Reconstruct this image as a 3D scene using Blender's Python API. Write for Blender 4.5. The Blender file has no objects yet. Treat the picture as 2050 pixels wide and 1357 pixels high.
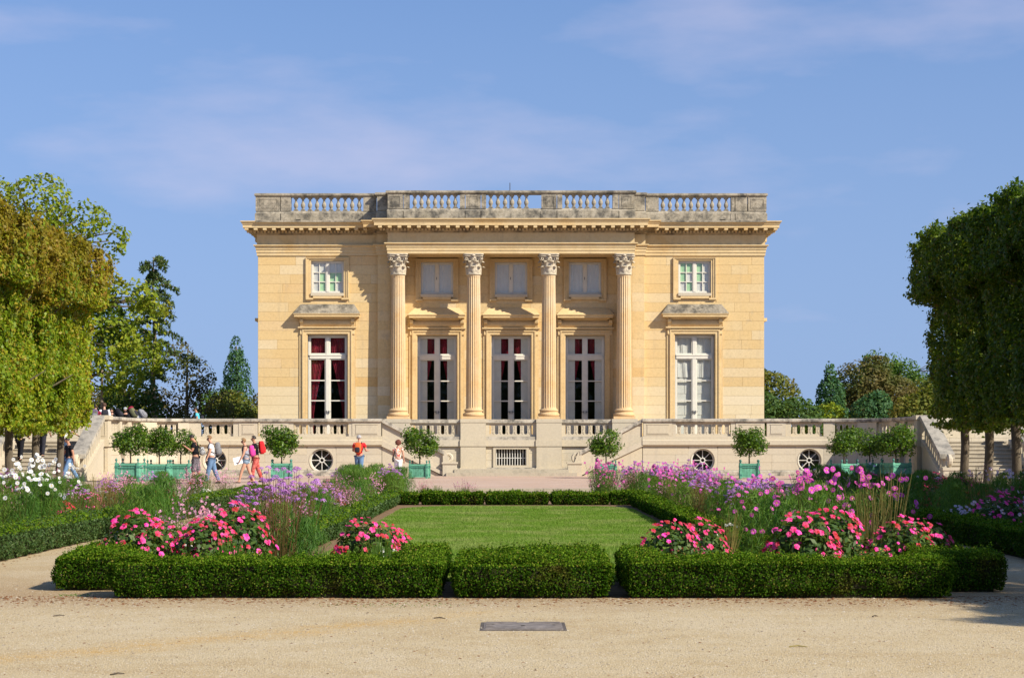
import bpy, math, random
import numpy as np
from mathutils import Vector, Matrix, Quaternion

random.seed(11)
rng = np.random.default_rng(11)
R = math.radians
sc = bpy.context.scene
col = sc.collection

# ------------------------------------------------------------------ camera, sky, sun, exposure
cam_d = bpy.data.cameras.new('camera')
cam_d.sensor_fit = 'HORIZONTAL'; cam_d.sensor_width = 36.0
cam_d.lens = 64.1
cam_d.shift_x = 0.0024; cam_d.shift_y = 0.1032
cam_d.clip_start = 0.1; cam_d.clip_end = 9000
cam = bpy.data.objects.new('camera', cam_d); col.objects.link(cam)
cam.location = (-0.12, 0.0, 1.6); cam.rotation_euler = (R(90), 0, 0)
sc.camera = cam

SUN_AZ, SUN_EL = R(54), R(36.5)          # azimuth measured from the facade's normal towards +X
S = Vector((math.sin(SUN_AZ)*math.cos(SUN_EL), -math.cos(SUN_AZ)*math.cos(SUN_EL), math.sin(SUN_EL)))
sun_d = bpy.data.lights.new('sun', 'SUN'); sun_d.energy = 4.6; sun_d.angle = R(0.5); sun_d.color = (1.0, 0.93, 0.80)
sun = bpy.data.objects.new('sun', sun_d); col.objects.link(sun)
sun.rotation_euler = S.to_track_quat('Z', 'Y').to_euler(); sun.location = (30, -20, 40)

world = bpy.data.worlds.new('World'); sc.world = world; world.use_nodes = True
wt = world.node_tree; wt.nodes.clear()
def wn(t, **k):
    n = wt.nodes.new(t)
    for a, b in k.items(): setattr(n, a, b)
    return n
sky = wn('ShaderNodeTexSky', sky_type='NISHITA'); sky.sun_disc = False
sky.sun_elevation = SUN_EL; sky.sun_rotation = math.atan2(S.x, S.y)
sky.altitude = 100; sky.air_density = 1.1; sky.dust_density = 0.25; sky.ozone_density = 4.0
bg = wn('ShaderNodeBackground'); bg.inputs['Strength'].default_value = 0.112
wo = wn('ShaderNodeOutputWorld')
# thin cumulus wisps, laid over the whole dome by direction
tc = wn('ShaderNodeTexCoord'); mp = wn('ShaderNodeMapping'); mp.inputs['Scale'].default_value = (4.0, 4.0, 13.0)
mp.inputs['Location'].default_value = (-7.5, 2.85, -1.69)
nz = wn('ShaderNodeTexNoise'); nz.inputs['Scale'].default_value = 1.15; nz.inputs['Detail'].default_value = 7.0; nz.inputs['Roughness'].default_value = 0.52
rp = wn('ShaderNodeValToRGB'); rp.color_ramp.elements[0].position = 0.54; rp.color_ramp.elements[1].position = 0.74
rp.color_ramp.elements[0].color = (0, 0, 0, 1); rp.color_ramp.elements[1].color = (0.36, 0.36, 0.36, 1)
mx = wn('ShaderNodeMix', data_type='RGBA'); mx.inputs['B'].default_value = (4.4, 4.0, 4.9, 1)
tint = wn('ShaderNodeMix', data_type='RGBA', blend_type='MULTIPLY'); tint.inputs['Factor'].default_value = 1.0
tint.inputs['B'].default_value = (0.98, 0.98, 1.05, 1)
L = wt.links.new
lift = wn('ShaderNodeVectorMath', operation='ADD'); lift.inputs[1].default_value = (0, 0, 0.20)
nrmz = wn('ShaderNodeVectorMath', operation='NORMALIZE')
L(tc.outputs['Generated'], lift.inputs[0]); L(lift.outputs[0], nrmz.inputs[0]); L(nrmz.outputs[0], sky.inputs['Vector'])
L(tc.outputs['Generated'], mp.inputs['Vector']); L(mp.outputs[0], nz.inputs['Vector']); L(nz.outputs['Fac'], rp.inputs['Fac'])
sepz = wn('ShaderNodeSeparateXYZ'); hz = wn('ShaderNodeMapRange'); hz.inputs['From Min'].default_value = 0.0; hz.inputs['From Max'].default_value = 0.26; hz.inputs['To Min'].default_value = 0.85; hz.inputs['To Max'].default_value = 0.0
hzm = wn('ShaderNodeMix', data_type='RGBA'); hzm.inputs['B'].default_value = (1.78, 2.42, 3.75, 1)
L(tc.outputs['Generated'], sepz.inputs[0]); L(sepz.outputs['Z'], hz.inputs['Value']); L(hz.outputs['Result'], hzm.inputs['Factor'])
L(sky.outputs[0], tint.inputs['A']); L(tint.outputs['Result'], hzm.inputs['A']); L(hzm.outputs['Result'], mx.inputs['A']); L(rp.outputs['Color'], mx.inputs['Factor'])
L(mx.outputs['Result'], bg.inputs['Color']); L(bg.outputs[0], wo.inputs['Surface'])

vs = sc.view_settings
vs.view_transform = 'Standard'; vs.look = 'None'; vs.gamma = 1.0; vs.use_curve_mapping = False
vs.exposure = 0.66
sc.render.engine = 'CYCLES'
sc.cycles.max_bounces = 7; sc.cycles.diffuse_bounces = 3; sc.cycles.glossy_bounces = 3
sc.cycles.transmission_bounces = 5; sc.cycles.transparent_max_bounces = 10
sc.cycles.caustics_reflective = False; sc.cycles.caustics_refractive = False

# ------------------------------------------------------------------ materials
def new_mat(name):
    m = bpy.data.materials.new(name); m.use_nodes = True
    nt = m.node_tree; nt.nodes.clear()
    return m, nt
def node(nt, t, **k):
    n = nt.nodes.new(t)
    for a, b in k.items(): setattr(n, a, b)
    return n
def ramp(nt, fac, stops):
    r = node(nt, 'ShaderNodeValToRGB'); e = r.color_ramp.elements
    while len(e) < len(stops): e.new(0.5)
    for i, (p, c) in enumerate(stops):
        e[i].position = p; e[i].color = (*c, 1)
    nt.links.new(fac, r.inputs['Fac']); return r.outputs['Color']
def mixc(nt, a, b, fac, mode='MIX'):
    n = node(nt, 'ShaderNodeMix', data_type='RGBA', blend_type=mode)
    for key, v in (('A', a), ('B', b)):
        if isinstance(v, tuple): n.inputs[key].default_value = (*v, 1)
        else: nt.links.new(v, n.inputs[key])
    if isinstance(fac, (int, float)): n.inputs['Factor'].default_value = fac
    else: nt.links.new(fac, n.inputs['Factor'])
    return n.outputs['Result']
def noise(nt, scale, detail=5, rough=0.55, vec=None, out='Fac'):
    n = node(nt, 'ShaderNodeTexNoise'); n.inputs['Scale'].default_value = scale
    n.inputs['Detail'].default_value = detail; n.inputs['Roughness'].default_value = rough
    if vec is not None: nt.links.new(vec, n.inputs['Vector'])
    return n.outputs[out]
def maprange(nt, v, a, b, c=0.0, d=1.0):
    n = node(nt, 'ShaderNodeMapRange'); nt.links.new(v, n.inputs['Value'])
    for k, x in zip(('From Min', 'From Max', 'To Min', 'To Max'), (a, b, c, d)): n.inputs[k].default_value = x
    return n.outputs['Result']
def coords(nt, stretch=None):
    t = node(nt, 'ShaderNodeTexCoord'); o = t.outputs['Object']
    if stretch:
        m = node(nt, 'ShaderNodeMapping'); m.inputs['Scale'].default_value = stretch
        nt.links.new(o, m.inputs['Vector']); o = m.outputs[0]
    return o
def finish(nt, colour, rough=0.85, bump=None, bstr=0.3, bdist=0.02, spec=0.3, metal=0.0):
    b = node(nt, 'ShaderNodeBsdfPrincipled'); o = node(nt, 'ShaderNodeOutputMaterial')
    if isinstance(colour, tuple): b.inputs['Base Color'].default_value = (*colour, 1)
    else: nt.links.new(colour, b.inputs['Base Color'])
    b.inputs['Roughness'].default_value = rough
    b.inputs['Specular IOR Level'].default_value = spec; b.inputs['Metallic'].default_value = metal
    if bump is not None:
        n = node(nt, 'ShaderNodeBump'); n.inputs['Strength'].default_value = bstr; n.inputs['Distance'].default_value = bdist
        nt.links.new(bump, n.inputs['Height']); nt.links.new(n.outputs[0], b.inputs['Normal'])
    nt.links.new(b.outputs[0], o.inputs['Surface'])

def stone(name, stops, stain=(0.16, 0.14, 0.11), stain_amt=0.5, stain_lo=0.55, rough=0.9, mottled=0.15, objvar=True, topdirt=0.0):
    m, nt = new_mat(name); v = coords(nt)
    if objvar:
        oi = node(nt, 'ShaderNodeObjectInfo'); c = ramp(nt, oi.outputs['Random'], stops)
        big = ramp(nt, noise(nt, 0.45, 3, vec=v), stops)
        c = mixc(nt, c, big, 0.35)
    else:
        c = ramp(nt, maprange(nt, noise(nt, 0.8, 4, vec=v), 0.3, 0.7), stops)
    fine = noise(nt, 9.0, 8, 0.68, vec=v)
    c = mixc(nt, c, ramp(nt, fine, [(0.30, (1-mottled*0.75, 1-mottled*0.8, 1-mottled*0.85)), (0.5, (0.98, 0.98, 0.98)), (0.72, (1+mottled*0.25, 1+mottled*0.28, 1+mottled*0.32))]), 1.0, 'MULTIPLY')
    c = mixc(nt, c, ramp(nt, noise(nt, 34.0, 3, 0.6, vec=v), [(0.36, (1-mottled*0.5,)*3), (0.52, (1, 1, 1))]), 1.0, 'MULTIPLY')
    patch = noise(nt, 2.2, 8, 0.7, vec=v)
    st = maprange(nt, patch, stain_lo, stain_lo + 0.18, 0.0, stain_amt)
    c = mixc(nt, c, stain, st)
    pale = noise(nt, 5.0, 6, 0.7, vec=coords(nt, (1, 1, 0.6)))
    c = mixc(nt, c, (0.62, 0.57, 0.47), maprange(nt, pale, 0.62, 0.75, 0.0, 0.30))
    streak = noise(nt, 1.0, 6, 0.65, vec=coords(nt, (3.5, 3.5, 0.30)))
    c = mixc(nt, c, tuple(x*0.9 for x in stain), maprange(nt, streak, 0.56, 0.76, 0.0, 0.5*stain_amt+0.08))
    if topdirt:
        g = node(nt, 'ShaderNodeNewGeometry'); s = node(nt, 'ShaderNodeSeparateXYZ'); nt.links.new(g.outputs['Normal'], s.inputs[0])
        up = maprange(nt, s.outputs['Z'], 0.3, 0.9, 0.0, topdirt)
        c = mixc(nt, c, (0.22, 0.20, 0.17), up)
    finish(nt, c, rough, noise(nt, 22.0, 8, 0.7, vec=v), 0.35, 0.012, 0.2)
    return m
M = {}
M['block'] = stone('honey_limestone_block', [(0.0, (0.62, 0.435, 0.205)), (0.25, (0.67, 0.495, 0.25)), (0.5, (0.63, 0.44, 0.20)), (0.70, (0.65, 0.505, 0.285)), (0.88, (0.68, 0.56, 0.36)), (1.0, (0.61, 0.385, 0.15))], (0.36, 0.29, 0.21), 0.55, 0.57, mottled=0.20)
M['warm'] = stone('honey_limestone_trim', [(0.0, (0.60, 0.42, 0.20)), (0.5, (0.66, 0.485, 0.25)), (1.0, (0.62, 0.455, 0.235))], (0.28, 0.22, 0.15), 0.42, 0.57, objvar=False, mottled=0.18)
M['entab'] = stone('honey_limestone_entablature', [(0.0, (0.60, 0.44, 0.225)), (0.5, (0.64, 0.485, 0.265)), (1.0, (0.60, 0.41, 0.185))], (0.26, 0.21, 0.15), 0.45, 0.58, objvar=False, topdirt=0.8)
M['grey'] = stone('lichen_grey_limestone', [(0.0, (0.30, 0.255, 0.18)), (0.5, (0.43, 0.37, 0.275)), (1.0, (0.25, 0.22, 0.17))], (0.075, 0.07, 0.06), 0.9, 0.46, mottled=0.5, objvar=False, topdirt=0.4)
M['hood'] = stone('lichened_hood_stone', [(0.0, (0.26, 0.22, 0.16)), (0.5, (0.36, 0.31, 0.23)), (1.0, (0.20, 0.175, 0.135))], (0.06, 0.055, 0.045), 0.9, 0.44, mottled=0.5, objvar=False)
M['soot_shade'] = stone('soot_and_shade_limestone', [(0.0, (0.36, 0.26, 0.14)), (0.5, (0.42, 0.31, 0.17)), (1.0, (0.28, 0.20, 0.11))], (0.07, 0.055, 0.04), 0.85, 0.47, objvar=False, mottled=0.3)  # soot plus the shade under the cornice, both put into the stone colour
M['block_pale'] = stone('newer_pale_limestone_block', [(0.0, (0.64, 0.50, 0.29)), (0.4, (0.68, 0.56, 0.36)), (0.7, (0.66, 0.52, 0.30)), (1.0, (0.69, 0.58, 0.40))], (0.50, 0.36, 0.20), 0.4, 0.58, mottled=0.16)
M['column'] = stone('column_limestone', [(0.0, (0.60, 0.48, 0.31)), (0.5, (0.62, 0.44, 0.245)), (1.0, (0.60, 0.37, 0.155))], (0.36, 0.31, 0.24), 0.4, 0.58, objvar=False)
M['capital'] = stone('carved_capital_limestone', [(0.0, (0.50, 0.43, 0.31)), (0.5, (0.56, 0.48, 0.36)), (1.0, (0.42, 0.35, 0.25))], (0.16, 0.14, 0.11), 0.7, 0.5, objvar=False)
M['pale'] = stone('pale_terrace_limestone', [(0.0, (0.52, 0.445, 0.32)), (0.3, (0.56, 0.49, 0.365)), (0.6, (0.53, 0.46, 0.345)), (0.85, (0.57, 0.48, 0.325)), (1.0, (0.49, 0.425, 0.32))], (0.36, 0.32, 0.26), 0.5, 0.58)
M['coping'] = stone('weathered_coping', [(0.0, (0.44, 0.39, 0.31)), (0.5, (0.54, 0.48, 0.38)), (1.0, (0.38, 0.34, 0.27))], (0.09, 0.085, 0.075), 0.9, 0.46, objvar=False, topdirt=0.5, mottled=0.35)
M['step'] = stone('worn_step_stone', [(0.0, (0.40, 0.34, 0.25)), (0.5, (0.46, 0.40, 0.30)), (1.0, (0.36, 0.31, 0.23))], (0.16, 0.14, 0.11), 0.6, 0.52, objvar=True)

def plain(name, c, rough=0.6, var=0.12, scale=6.0, spec=0.4, bump=0.0, metal=0.0, objvar=0.0):
    m, nt = new_mat(name); v = coords(nt)
    lo = tuple(x*(1-var) for x in c); hi = tuple(min(1, x*(1+var)) for x in c)
    cc = ramp(nt, maprange(nt, noise(nt, scale, 5, 0.6, vec=v), 0.3, 0.7), [(0, lo), (1, hi)])
    if objvar:
        oi = node(nt, 'ShaderNodeObjectInfo'); h = node(nt, 'ShaderNodeHueSaturation')
        nt.links.new(maprange(nt, oi.outputs['Random'], 0, 1, 1-objvar, 1+objvar), h.inputs['Value']); nt.links.new(cc, h.inputs['Color']); cc = h.outputs[0]
    finish(nt, cc, rough, noise(nt, scale*4, 6, 0.6, vec=v) if bump else None, bump, 0.01, spec, metal)
    return m
M['white'] = plain('cream_window_paint', (0.66, 0.62, 0.52), 0.5, 0.06, 5)
M['shutter'] = plain('white_shutter_paint', (0.64, 0.63, 0.56), 0.6, 0.07, 3)
M['curtain'] = plain('crimson_curtain', (0.20, 0.010, 0.026), 0.9, 0.35, 6)
M['linen'] = plain('white_linen_curtain', (0.60, 0.59, 0.53), 0.9, 0.06, 5)
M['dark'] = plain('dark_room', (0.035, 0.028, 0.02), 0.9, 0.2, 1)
M['iron'] = plain('painted_iron', (0.60, 0.58, 0.52), 0.5, 0.12, 20)
M['rod'] = plain('rod_iron', (0.08, 0.08, 0.09), 0.5, 0.1, 10)
M['green_paint'] = plain('verdigris_green_paint', (0.115, 0.33, 0.22), 0.6, 0.28, 9, 0.25, objvar=0.14)
M['green_dark'] = plain('verdigris_green_fitting', (0.05, 0.19, 0.145), 0.5, 0.1, 9, 0.4)
M['soil'] = plain('garden_soil', (0.20, 0.13, 0.075), 0.95, 0.35, 6, 0.1, 0.6)
M['potsoil'] = plain('potting_soil', (0.07, 0.045, 0.03), 0.95, 0.3, 9, 0.1)
M['twig'] = plain('hedge_twig', (0.035, 0.035, 0.016), 0.95, 0.3, 8, 0.1)

def glass(name, tint_c=(0.985, 0.99, 0.985)):
    m, nt = new_mat(name)
    t = node(nt, 'ShaderNodeBsdfTransparent'); t.inputs[0].default_value = (*tint_c, 1)
    g = node(nt, 'ShaderNodeBsdfGlossy'); g.inputs['Roughness'].default_value = 0.02
    v = coords(nt); n = node(nt, 'ShaderNodeBump'); n.inputs['Strength'].default_value = 0.06; n.inputs['Distance'].default_value = 0.02
    nt.links.new(noise(nt, 2.5, 2, vec=v), n.inputs['Height']); nt.links.new(n.outputs[0], g.inputs['Normal'])
    f = node(nt, 'ShaderNodeLayerWeight'); f.inputs['Blend'].default_value = 0.5
    pw = node(nt, 'ShaderNodeMath', operation='POWER'); nt.links.new(f.outputs['Facing'], pw.inputs[0]); pw.inputs[1].default_value = 5.0
    f2 = maprange(nt, pw.outputs[0], 0, 1, 0.045, 1)
    mx_ = node(nt, 'ShaderNodeMixShader'); o = node(nt, 'ShaderNodeOutputMaterial')
    nt.links.new(f2, mx_.inputs[0]); nt.links.new(t.outputs[0], mx_.inputs[1]); nt.links.new(g.outputs[0], mx_.inputs[2]); nt.links.new(mx_.outputs[0], o.inputs['Surface'])
    return m
M['glass'] = glass('window_glass'); M['glass_green'] = glass('greenish_window_glass', (0.87, 0.98, 0.87))

def leafmat(name, stops, trans=0.35, rough=0.5, spec=0.35, objvar=0.0, patch=None):
    """foliage / petals: colour varies from leaf to leaf, light passes through"""
    m, nt = new_mat(name); g = node(nt, 'ShaderNodeNewGeometry')
    c = ramp(nt, g.outputs['Random Per Island'], stops)
    if patch:
        pc, sc_, lo, hi = patch
        c = mixc(nt, c, pc, maprange(nt, noise(nt, sc_, 4, vec=coords(nt)), lo, hi, 0.0, 0.85))
    if objvar:
        oi = node(nt, 'ShaderNodeObjectInfo'); h = node(nt, 'ShaderNodeHueSaturation')
        nt.links.new(maprange(nt, oi.outputs['Random'], 0, 1, 1-objvar, 1+objvar), h.inputs['Value'])
        nt.links.new(maprange(nt, oi.outputs['Random'], 0, 1, 0.5+0.08*objvar, 0.5-0.08*objvar), h.inputs['Hue'])
        nt.links.new(c, h.inputs['Color']); c = h.outputs[0]
    b = node(nt, 'ShaderNodeBsdfPrincipled'); nt.links.new(c, b.inputs['Base Color'])
    b.inputs['Roughness'].default_value = rough; b.inputs['Specular IOR Level'].default_value = spec
    t = node(nt, 'ShaderNodeBsdfTranslucent')
    tcol = mixc(nt, c, (1.0, 1.0, 0.45), 0.9, 'MULTIPLY'); hs = node(nt, 'ShaderNodeHueSaturation'); hs.inputs['Value'].default_value = 1.5
    nt.links.new(tcol, hs.inputs['Color']); nt.links.new(hs.outputs[0] if 'petal' not in name else c, t.inputs['Color'])
    mx_ = node(nt, 'ShaderNodeMixShader'); mx_.inputs[0].default_value = trans; o = node(nt, 'ShaderNodeOutputMaterial')
    nt.links.new(b.outputs[0], mx_.inputs[1]); nt.links.new(t.outputs[0], mx_.inputs[2]); nt.links.new(mx_.outputs[0], o.inputs['Surface'])
    return m
M['box'] = leafmat('boxwood_leaf', [(0, (0.016, 0.050, 0.002)), (0.5, (0.034, 0.088, 0.003)), (0.85, (0.062, 0.125, 0.006)), (0.95, (0.13, 0.17, 0.02)), (1, (0.18, 0.16, 0.03))], 0.3, 0.6, 0.05, 0.0, ((0.075, 0.060, 0.012), 2.4, 0.60, 0.74))
M['box_far'] = leafmat('boxwood_leaf_bluish', [(0, (0.03, 0.065, 0.015)), (0.5, (0.055, 0.105, 0.025)), (0.9, (0.085, 0.135, 0.04)), (1, (0.13, 0.15, 0.05))], 0.25, 0.5, 0.18)
M['box_new'] = leafmat('boxwood_new_growth', [(0, (0.07, 0.15, 0.006)), (0.5, (0.11, 0.20, 0.010)), (0.9, (0.17, 0.25, 0.018)), (1, (0.25, 0.22, 0.035))], 0.3, 0.6, 0.06)
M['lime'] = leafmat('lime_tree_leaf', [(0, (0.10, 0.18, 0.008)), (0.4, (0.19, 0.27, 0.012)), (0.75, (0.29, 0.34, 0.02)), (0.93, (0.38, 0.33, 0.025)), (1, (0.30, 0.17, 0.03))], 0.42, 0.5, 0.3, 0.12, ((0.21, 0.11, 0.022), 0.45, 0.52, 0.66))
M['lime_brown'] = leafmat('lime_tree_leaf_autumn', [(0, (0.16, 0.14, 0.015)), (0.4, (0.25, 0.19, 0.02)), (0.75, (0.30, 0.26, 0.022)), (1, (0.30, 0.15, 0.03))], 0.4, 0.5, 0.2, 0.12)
M['lime_shade'] = leafmat('lime_tree_leaf_shaded', [(0, (0.038, 0.080, 0.005)), (0.5, (0.080, 0.135, 0.007)), (0.9, (0.14, 0.19, 0.010)), (1, (0.15, 0.10, 0.02))], 0.38, 0.5, 0.3, 0.1)  # darker copy of the lime leaf, shade of the unlit row put into its colour
M['orange'] = leafmat('orange_tree_leaf', [(0, (0.028, 0.072, 0.006)), (0.5, (0.065, 0.135, 0.009)), (0.9, (0.13, 0.22, 0.014)), (1, (0.19, 0.26, 0.02))], 0.32, 0.4, 0.3)
M['leaf'] = leafmat('bedding_leaf', [(0, (0.035, 0.075, 0.012)), (0.5, (0.06, 0.12, 0.018)), (0.9, (0.11, 0.17, 0.03)), (1, (0.20, 0.19, 0.04))], 0.35, 0.5, 0.35, 0.15)
M['feather'] = leafmat('feathery_leaf', [(0, (0.05, 0.12, 0.012)), (0.5, (0.085, 0.18, 0.018)), (1, (0.14, 0.24, 0.03))], 0.35, 0.6, 0.25, 0.2)
M['dry'] = leafmat('dry_stalk', [(0, (0.25, 0.19, 0.06)), (0.6, (0.36, 0.29, 0.10)), (1, (0.20, 0.20, 0.05))], 0.2, 0.7, 0.2)
M['redstem'] = leafmat('reddish_stem', [(0, (0.16, 0.06, 0.035)), (0.5, (0.13, 0.12, 0.03)), (1, (0.24, 0.10, 0.06))], 0.25, 0.6, 0.2)
M['stem'] = leafmat('green_stem', [(0, (0.06, 0.11, 0.02)), (0.6, (0.11, 0.15, 0.03)), (1, (0.17, 0.14, 0.04))], 0.2, 0.6, 0.2)
M['darkleaf'] = leafmat('dark_purple_leaf', [(0, (0.02, 0.012, 0.016)), (1, (0.05, 0.025, 0.03))], 0.15, 0.5, 0.3)
def petal(name, a, b, ov=0.25): return leafmat(name + '_petal', [(0, a), (0.5, b), (1, a)], 0.35, 0.55, 0.2, ov)
M['hotpink'] = petal('hot_pink', (0.72, 0.012, 0.10), (0.86, 0.10, 0.27), 0.42)
M['magenta'] = petal('magenta', (0.58, 0.045, 0.36), (0.70, 0.15, 0.50))
M['lilac'] = petal('lilac', (0.47, 0.17, 0.52), (0.60, 0.29, 0.64))
M['whitep'] = petal('white', (0.80, 0.80, 0.76), (0.86, 0.84, 0.82))
M['blush'] = petal('blush', (0.72, 0.22, 0.38), (0.80, 0.45, 0.55))
M['red'] = petal('scarlet', (0.70, 0.03, 0.02), (0.80, 0.07, 0.03))
M['palelilac'] = petal('pale_lilac', (0.66, 0.52, 0.72), (0.78, 0.68, 0.80))
M['yellow'] = plain('flower_centre', (0.55, 0.33, 0.03), 0.8, 0.2, 30)
M['darkeye'] = plain('seed_head', (0.10, 0.05, 0.03), 0.9, 0.2, 30)

def bark(name, a, b, sc_=5):
    m, nt = new_mat(name); v = coords(nt, (1, 1, 0.35))
    n1 = noise(nt, sc_, 8, 0.7, vec=v)
    c = ramp(nt, n1, [(0.3, a), (0.55, b), (0.72, tuple(x*1.35 for x in b))])
    c = mixc(nt, c, (0.12, 0.13, 0.05), maprange(nt, noise(nt, 2.0, 4, vec=v), 0.55, 0.7, 0, 0.5))
    finish(nt, c, 0.95, n1, 0.8, 0.05, 0.1); return m
M['bark'] = bark('lime_bark', (0.055, 0.042, 0.028), (0.13, 0.105, 0.075))
M['bark_pale'] = bark('pale_bark', (0.14, 0.105, 0.075), (0.28, 0.22, 0.165), 8)
def farleaf(name, a, b, c_, patch=None): return leafmat(name, [(0, a), (0.5, b), (1, c_)], 0.33, 0.6, 0.2, 0.0, patch)
M['f_ash'] = farleaf('yellow_green_tree_leaf', (0.11, 0.17, 0.010), (0.18, 0.24, 0.014), (0.30, 0.31, 0.025), ((0.26, 0.22, 0.02), 0.25, 0.55, 0.7))
M['f_green'] = farleaf('mid_green_tree_leaf', (0.045, 0.105, 0.015), (0.083, 0.158, 0.021), (0.135, 0.210, 0.030))
M['f_pine'] = farleaf('conifer_needle', (0.043, 0.084, 0.023), (0.077, 0.122, 0.033), (0.133, 0.168, 0.046))
M['f_brown'] = farleaf('russet_tree_leaf', (0.090, 0.068, 0.022), (0.128, 0.112, 0.030), (0.180, 0.135, 0.042), ((0.075, 0.112, 0.027), 0.35, 0.48, 0.62))
M['f_dark'] = farleaf('dark_green_tree_leaf', (0.032, 0.072, 0.019), (0.056, 0.112, 0.024), (0.096, 0.160, 0.032))
M['f_teal'] = farleaf('bluish_green_tree_leaf', (0.029, 0.087, 0.036), (0.051, 0.123, 0.043), (0.102, 0.189, 0.065))
M['f_olive'] = farleaf('olive_tree_leaf', (0.074, 0.101, 0.016), (0.121, 0.149, 0.022), (0.203, 0.189, 0.030), ((0.189, 0.115, 0.027), 0.4, 0.52, 0.68))

# ------------------------------------------------------------------ mesh helpers
ORG = {}
class MB:
    """collects vertices and faces in world space; build() links them as ONE mesh object"""
    def __init__(self): self.v = []; self.f = []; self.m = []
    def add(self, vs_, fs, mi=0):
        o = len(self.v); self.v.extend(tuple(map(float, p)) for p in vs_)
        self.f.extend(tuple(i+o for i in f) for f in fs); self.m.extend([mi]*len(fs)); return self
    def box(self, x0, x1, y0, y1, z0, z1, mi=0):
        return self.add([(x0,y0,z0),(x1,y0,z0),(x1,y1,z0),(x0,y1,z0),(x0,y0,z1),(x1,y0,z1),(x1,y1,z1),(x0,y1,z1)],
                        [(0,3,2,1),(4,5,6,7),(0,1,5,4),(1,2,6,5),(2,3,7,6),(3,0,4,7)], mi)
    def prism(self, poly, y0, y1, mi=0):      # poly: (x,z) outline, extruded in Y
        n = len(poly)
        vs_ = [(x,y0,z) for x,z in poly] + [(x,y1,z) for x,z in poly]
        fs = [tuple(range(n)), tuple(range(2*n-1, n-1, -1))] + [(i, i+n, (i+1)%n+n, (i+1)%n) for i in range(n)]
        return self.add(vs_, fs, mi)
    def lathe(self, prof, c=(0,0,0), n=12, mi=0, cap=True):     # prof: (r,z)
        vs_ = []; fs = []
        for r, z in prof:
            for k in range(n):
                a = 2*math.pi*k/n; vs_.append((c[0]+r*math.cos(a), c[1]+r*math.sin(a), c[2]+z))
        for i in range(len(prof)-1):
            for k in range(n):
                k2 = (k+1)%n; fs.append((i*n+k, i*n+k2, (i+1)*n+k2, (i+1)*n+k))
        if cap: fs.append(tuple(range(n-1,-1,-1))); fs.append(tuple(range((len(prof)-1)*n, len(prof)*n)))
        return self.add(vs_, fs, mi)
    def tube(self, pts, rad, n=6, mi=0):
        vs_ = []; fs = []; pts = [Vector(p) for p in pts]
        if not hasattr(rad, '__len__'): rad = [rad]*len(pts)
        prev = None
        for i, p in enumerate(pts):
            t = (pts[min(i+1,len(pts)-1)] - pts[max(i-1,0)])
            t = t.normalized() if t.length > 1e-9 else Vector((0,0,1))
            a = prev if prev is not None else (Vector((1,0,0)) if abs(t.x) < 0.8 else Vector((0,1,0)))
            u = (a - t*a.dot(t)).normalized(); w = t.cross(u); prev = u
            for k in range(n):
                an = 2*math.pi*k/n; vs_.append(p + (u*math.cos(an)+w*math.sin(an))*rad[i])
        for i in range(len(pts)-1):
            for k in range(n):
                k2 = (k+1)%n; fs.append((i*n+k, i*n+k2, (i+1)*n+k2, (i+1)*n+k))
        fs.append(tuple(range(n-1,-1,-1))); fs.append(tuple(range((len(pts)-1)*n, len(pts)*n)))
        return self.add(vs_, fs, mi)
    def sweep(self, line, prof, side=-1, mi=0, closed=False):
        """moulding: profile (offset, z) carried along the plan polyline with mitred corners"""
        P = [Vector(p) for p in line]; n = len(P); k = len(prof); vs_ = []; fs = []
        for i in range(n):
            d0 = (P[i]-P[i-1]).normalized() if i > 0 or closed else None
            d1 = (P[(i+1)%n]-P[i]).normalized() if i < n-1 or closed else None
            if d0 is None: d0 = d1
            if d1 is None: d1 = d0
            n0 = Vector((-d0.y, d0.x))*side; n1 = Vector((-d1.y, d1.x))*side
            b = (n0+n1); b = b/(max(0.2, 1+n0.dot(n1)))
            for o, z in prof: vs_.append((P[i].x+b.x*o, P[i].y+b.y*o, z))
        for i in range(n-1 if not closed else n):
            j = (i+1)%n
            for q in range(k-1):
                f = (i*k+q, j*k+q, j*k+q+1, i*k+q+1)
                fs.append(f if side < 0 else f[::-1])
        return self.add(vs_, fs, mi)
    def xform(self, mat):
        self.v = [tuple(mat @ Vector(p)) for p in self.v]; return self
    def mesh(self, name, mats, smooth=False, org=(0,0,0)):
        me = bpy.data.meshes.new(name)
        v = np.array(self.v, dtype=float).reshape(-1,3) - np.array(org)
        me.from_pydata(v.tolist(), [], self.f)
        for m_ in (mats if isinstance(mats, (list, tuple)) else [mats]): me.materials.append(m_)
        if isinstance(mats, (list, tuple)) and len(mats) > 1: me.polygons.foreach_set('material_index', self.m)
        if smooth: me.polygons.foreach_set('use_smooth', [True]*len(me.polygons))
        me.update(); return me
    def build(self, name, mats, parent=None, smooth=False, root=None):
        org = ORG.get((root or parent).name, (0,0,0)) if (root or parent) else (0,0,0)
        return link(name, self.mesh(name, mats, smooth, org), parent, org=org)
def link(name, me, parent=None, loc=None, rot=None, scale=None, org=None):
    o = bpy.data.objects.new(name, me); col.objects.link(o)
    if parent: o.parent = parent
    if loc is not None: o.location = loc
    if rot is not None: o.rotation_euler = rot
    if scale is not None: o.scale = scale if hasattr(scale, '__len__') else (scale,)*3
    if org is not None: ORG[o.name] = tuple(org)
    return o
def tag(o, label=None, cat=None, group=None, kind=None):
    if label: o['label'] = label
    if cat: o['category'] = cat
    if group: o['group'] = group
    if kind: o['kind'] = kind
    return o
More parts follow.
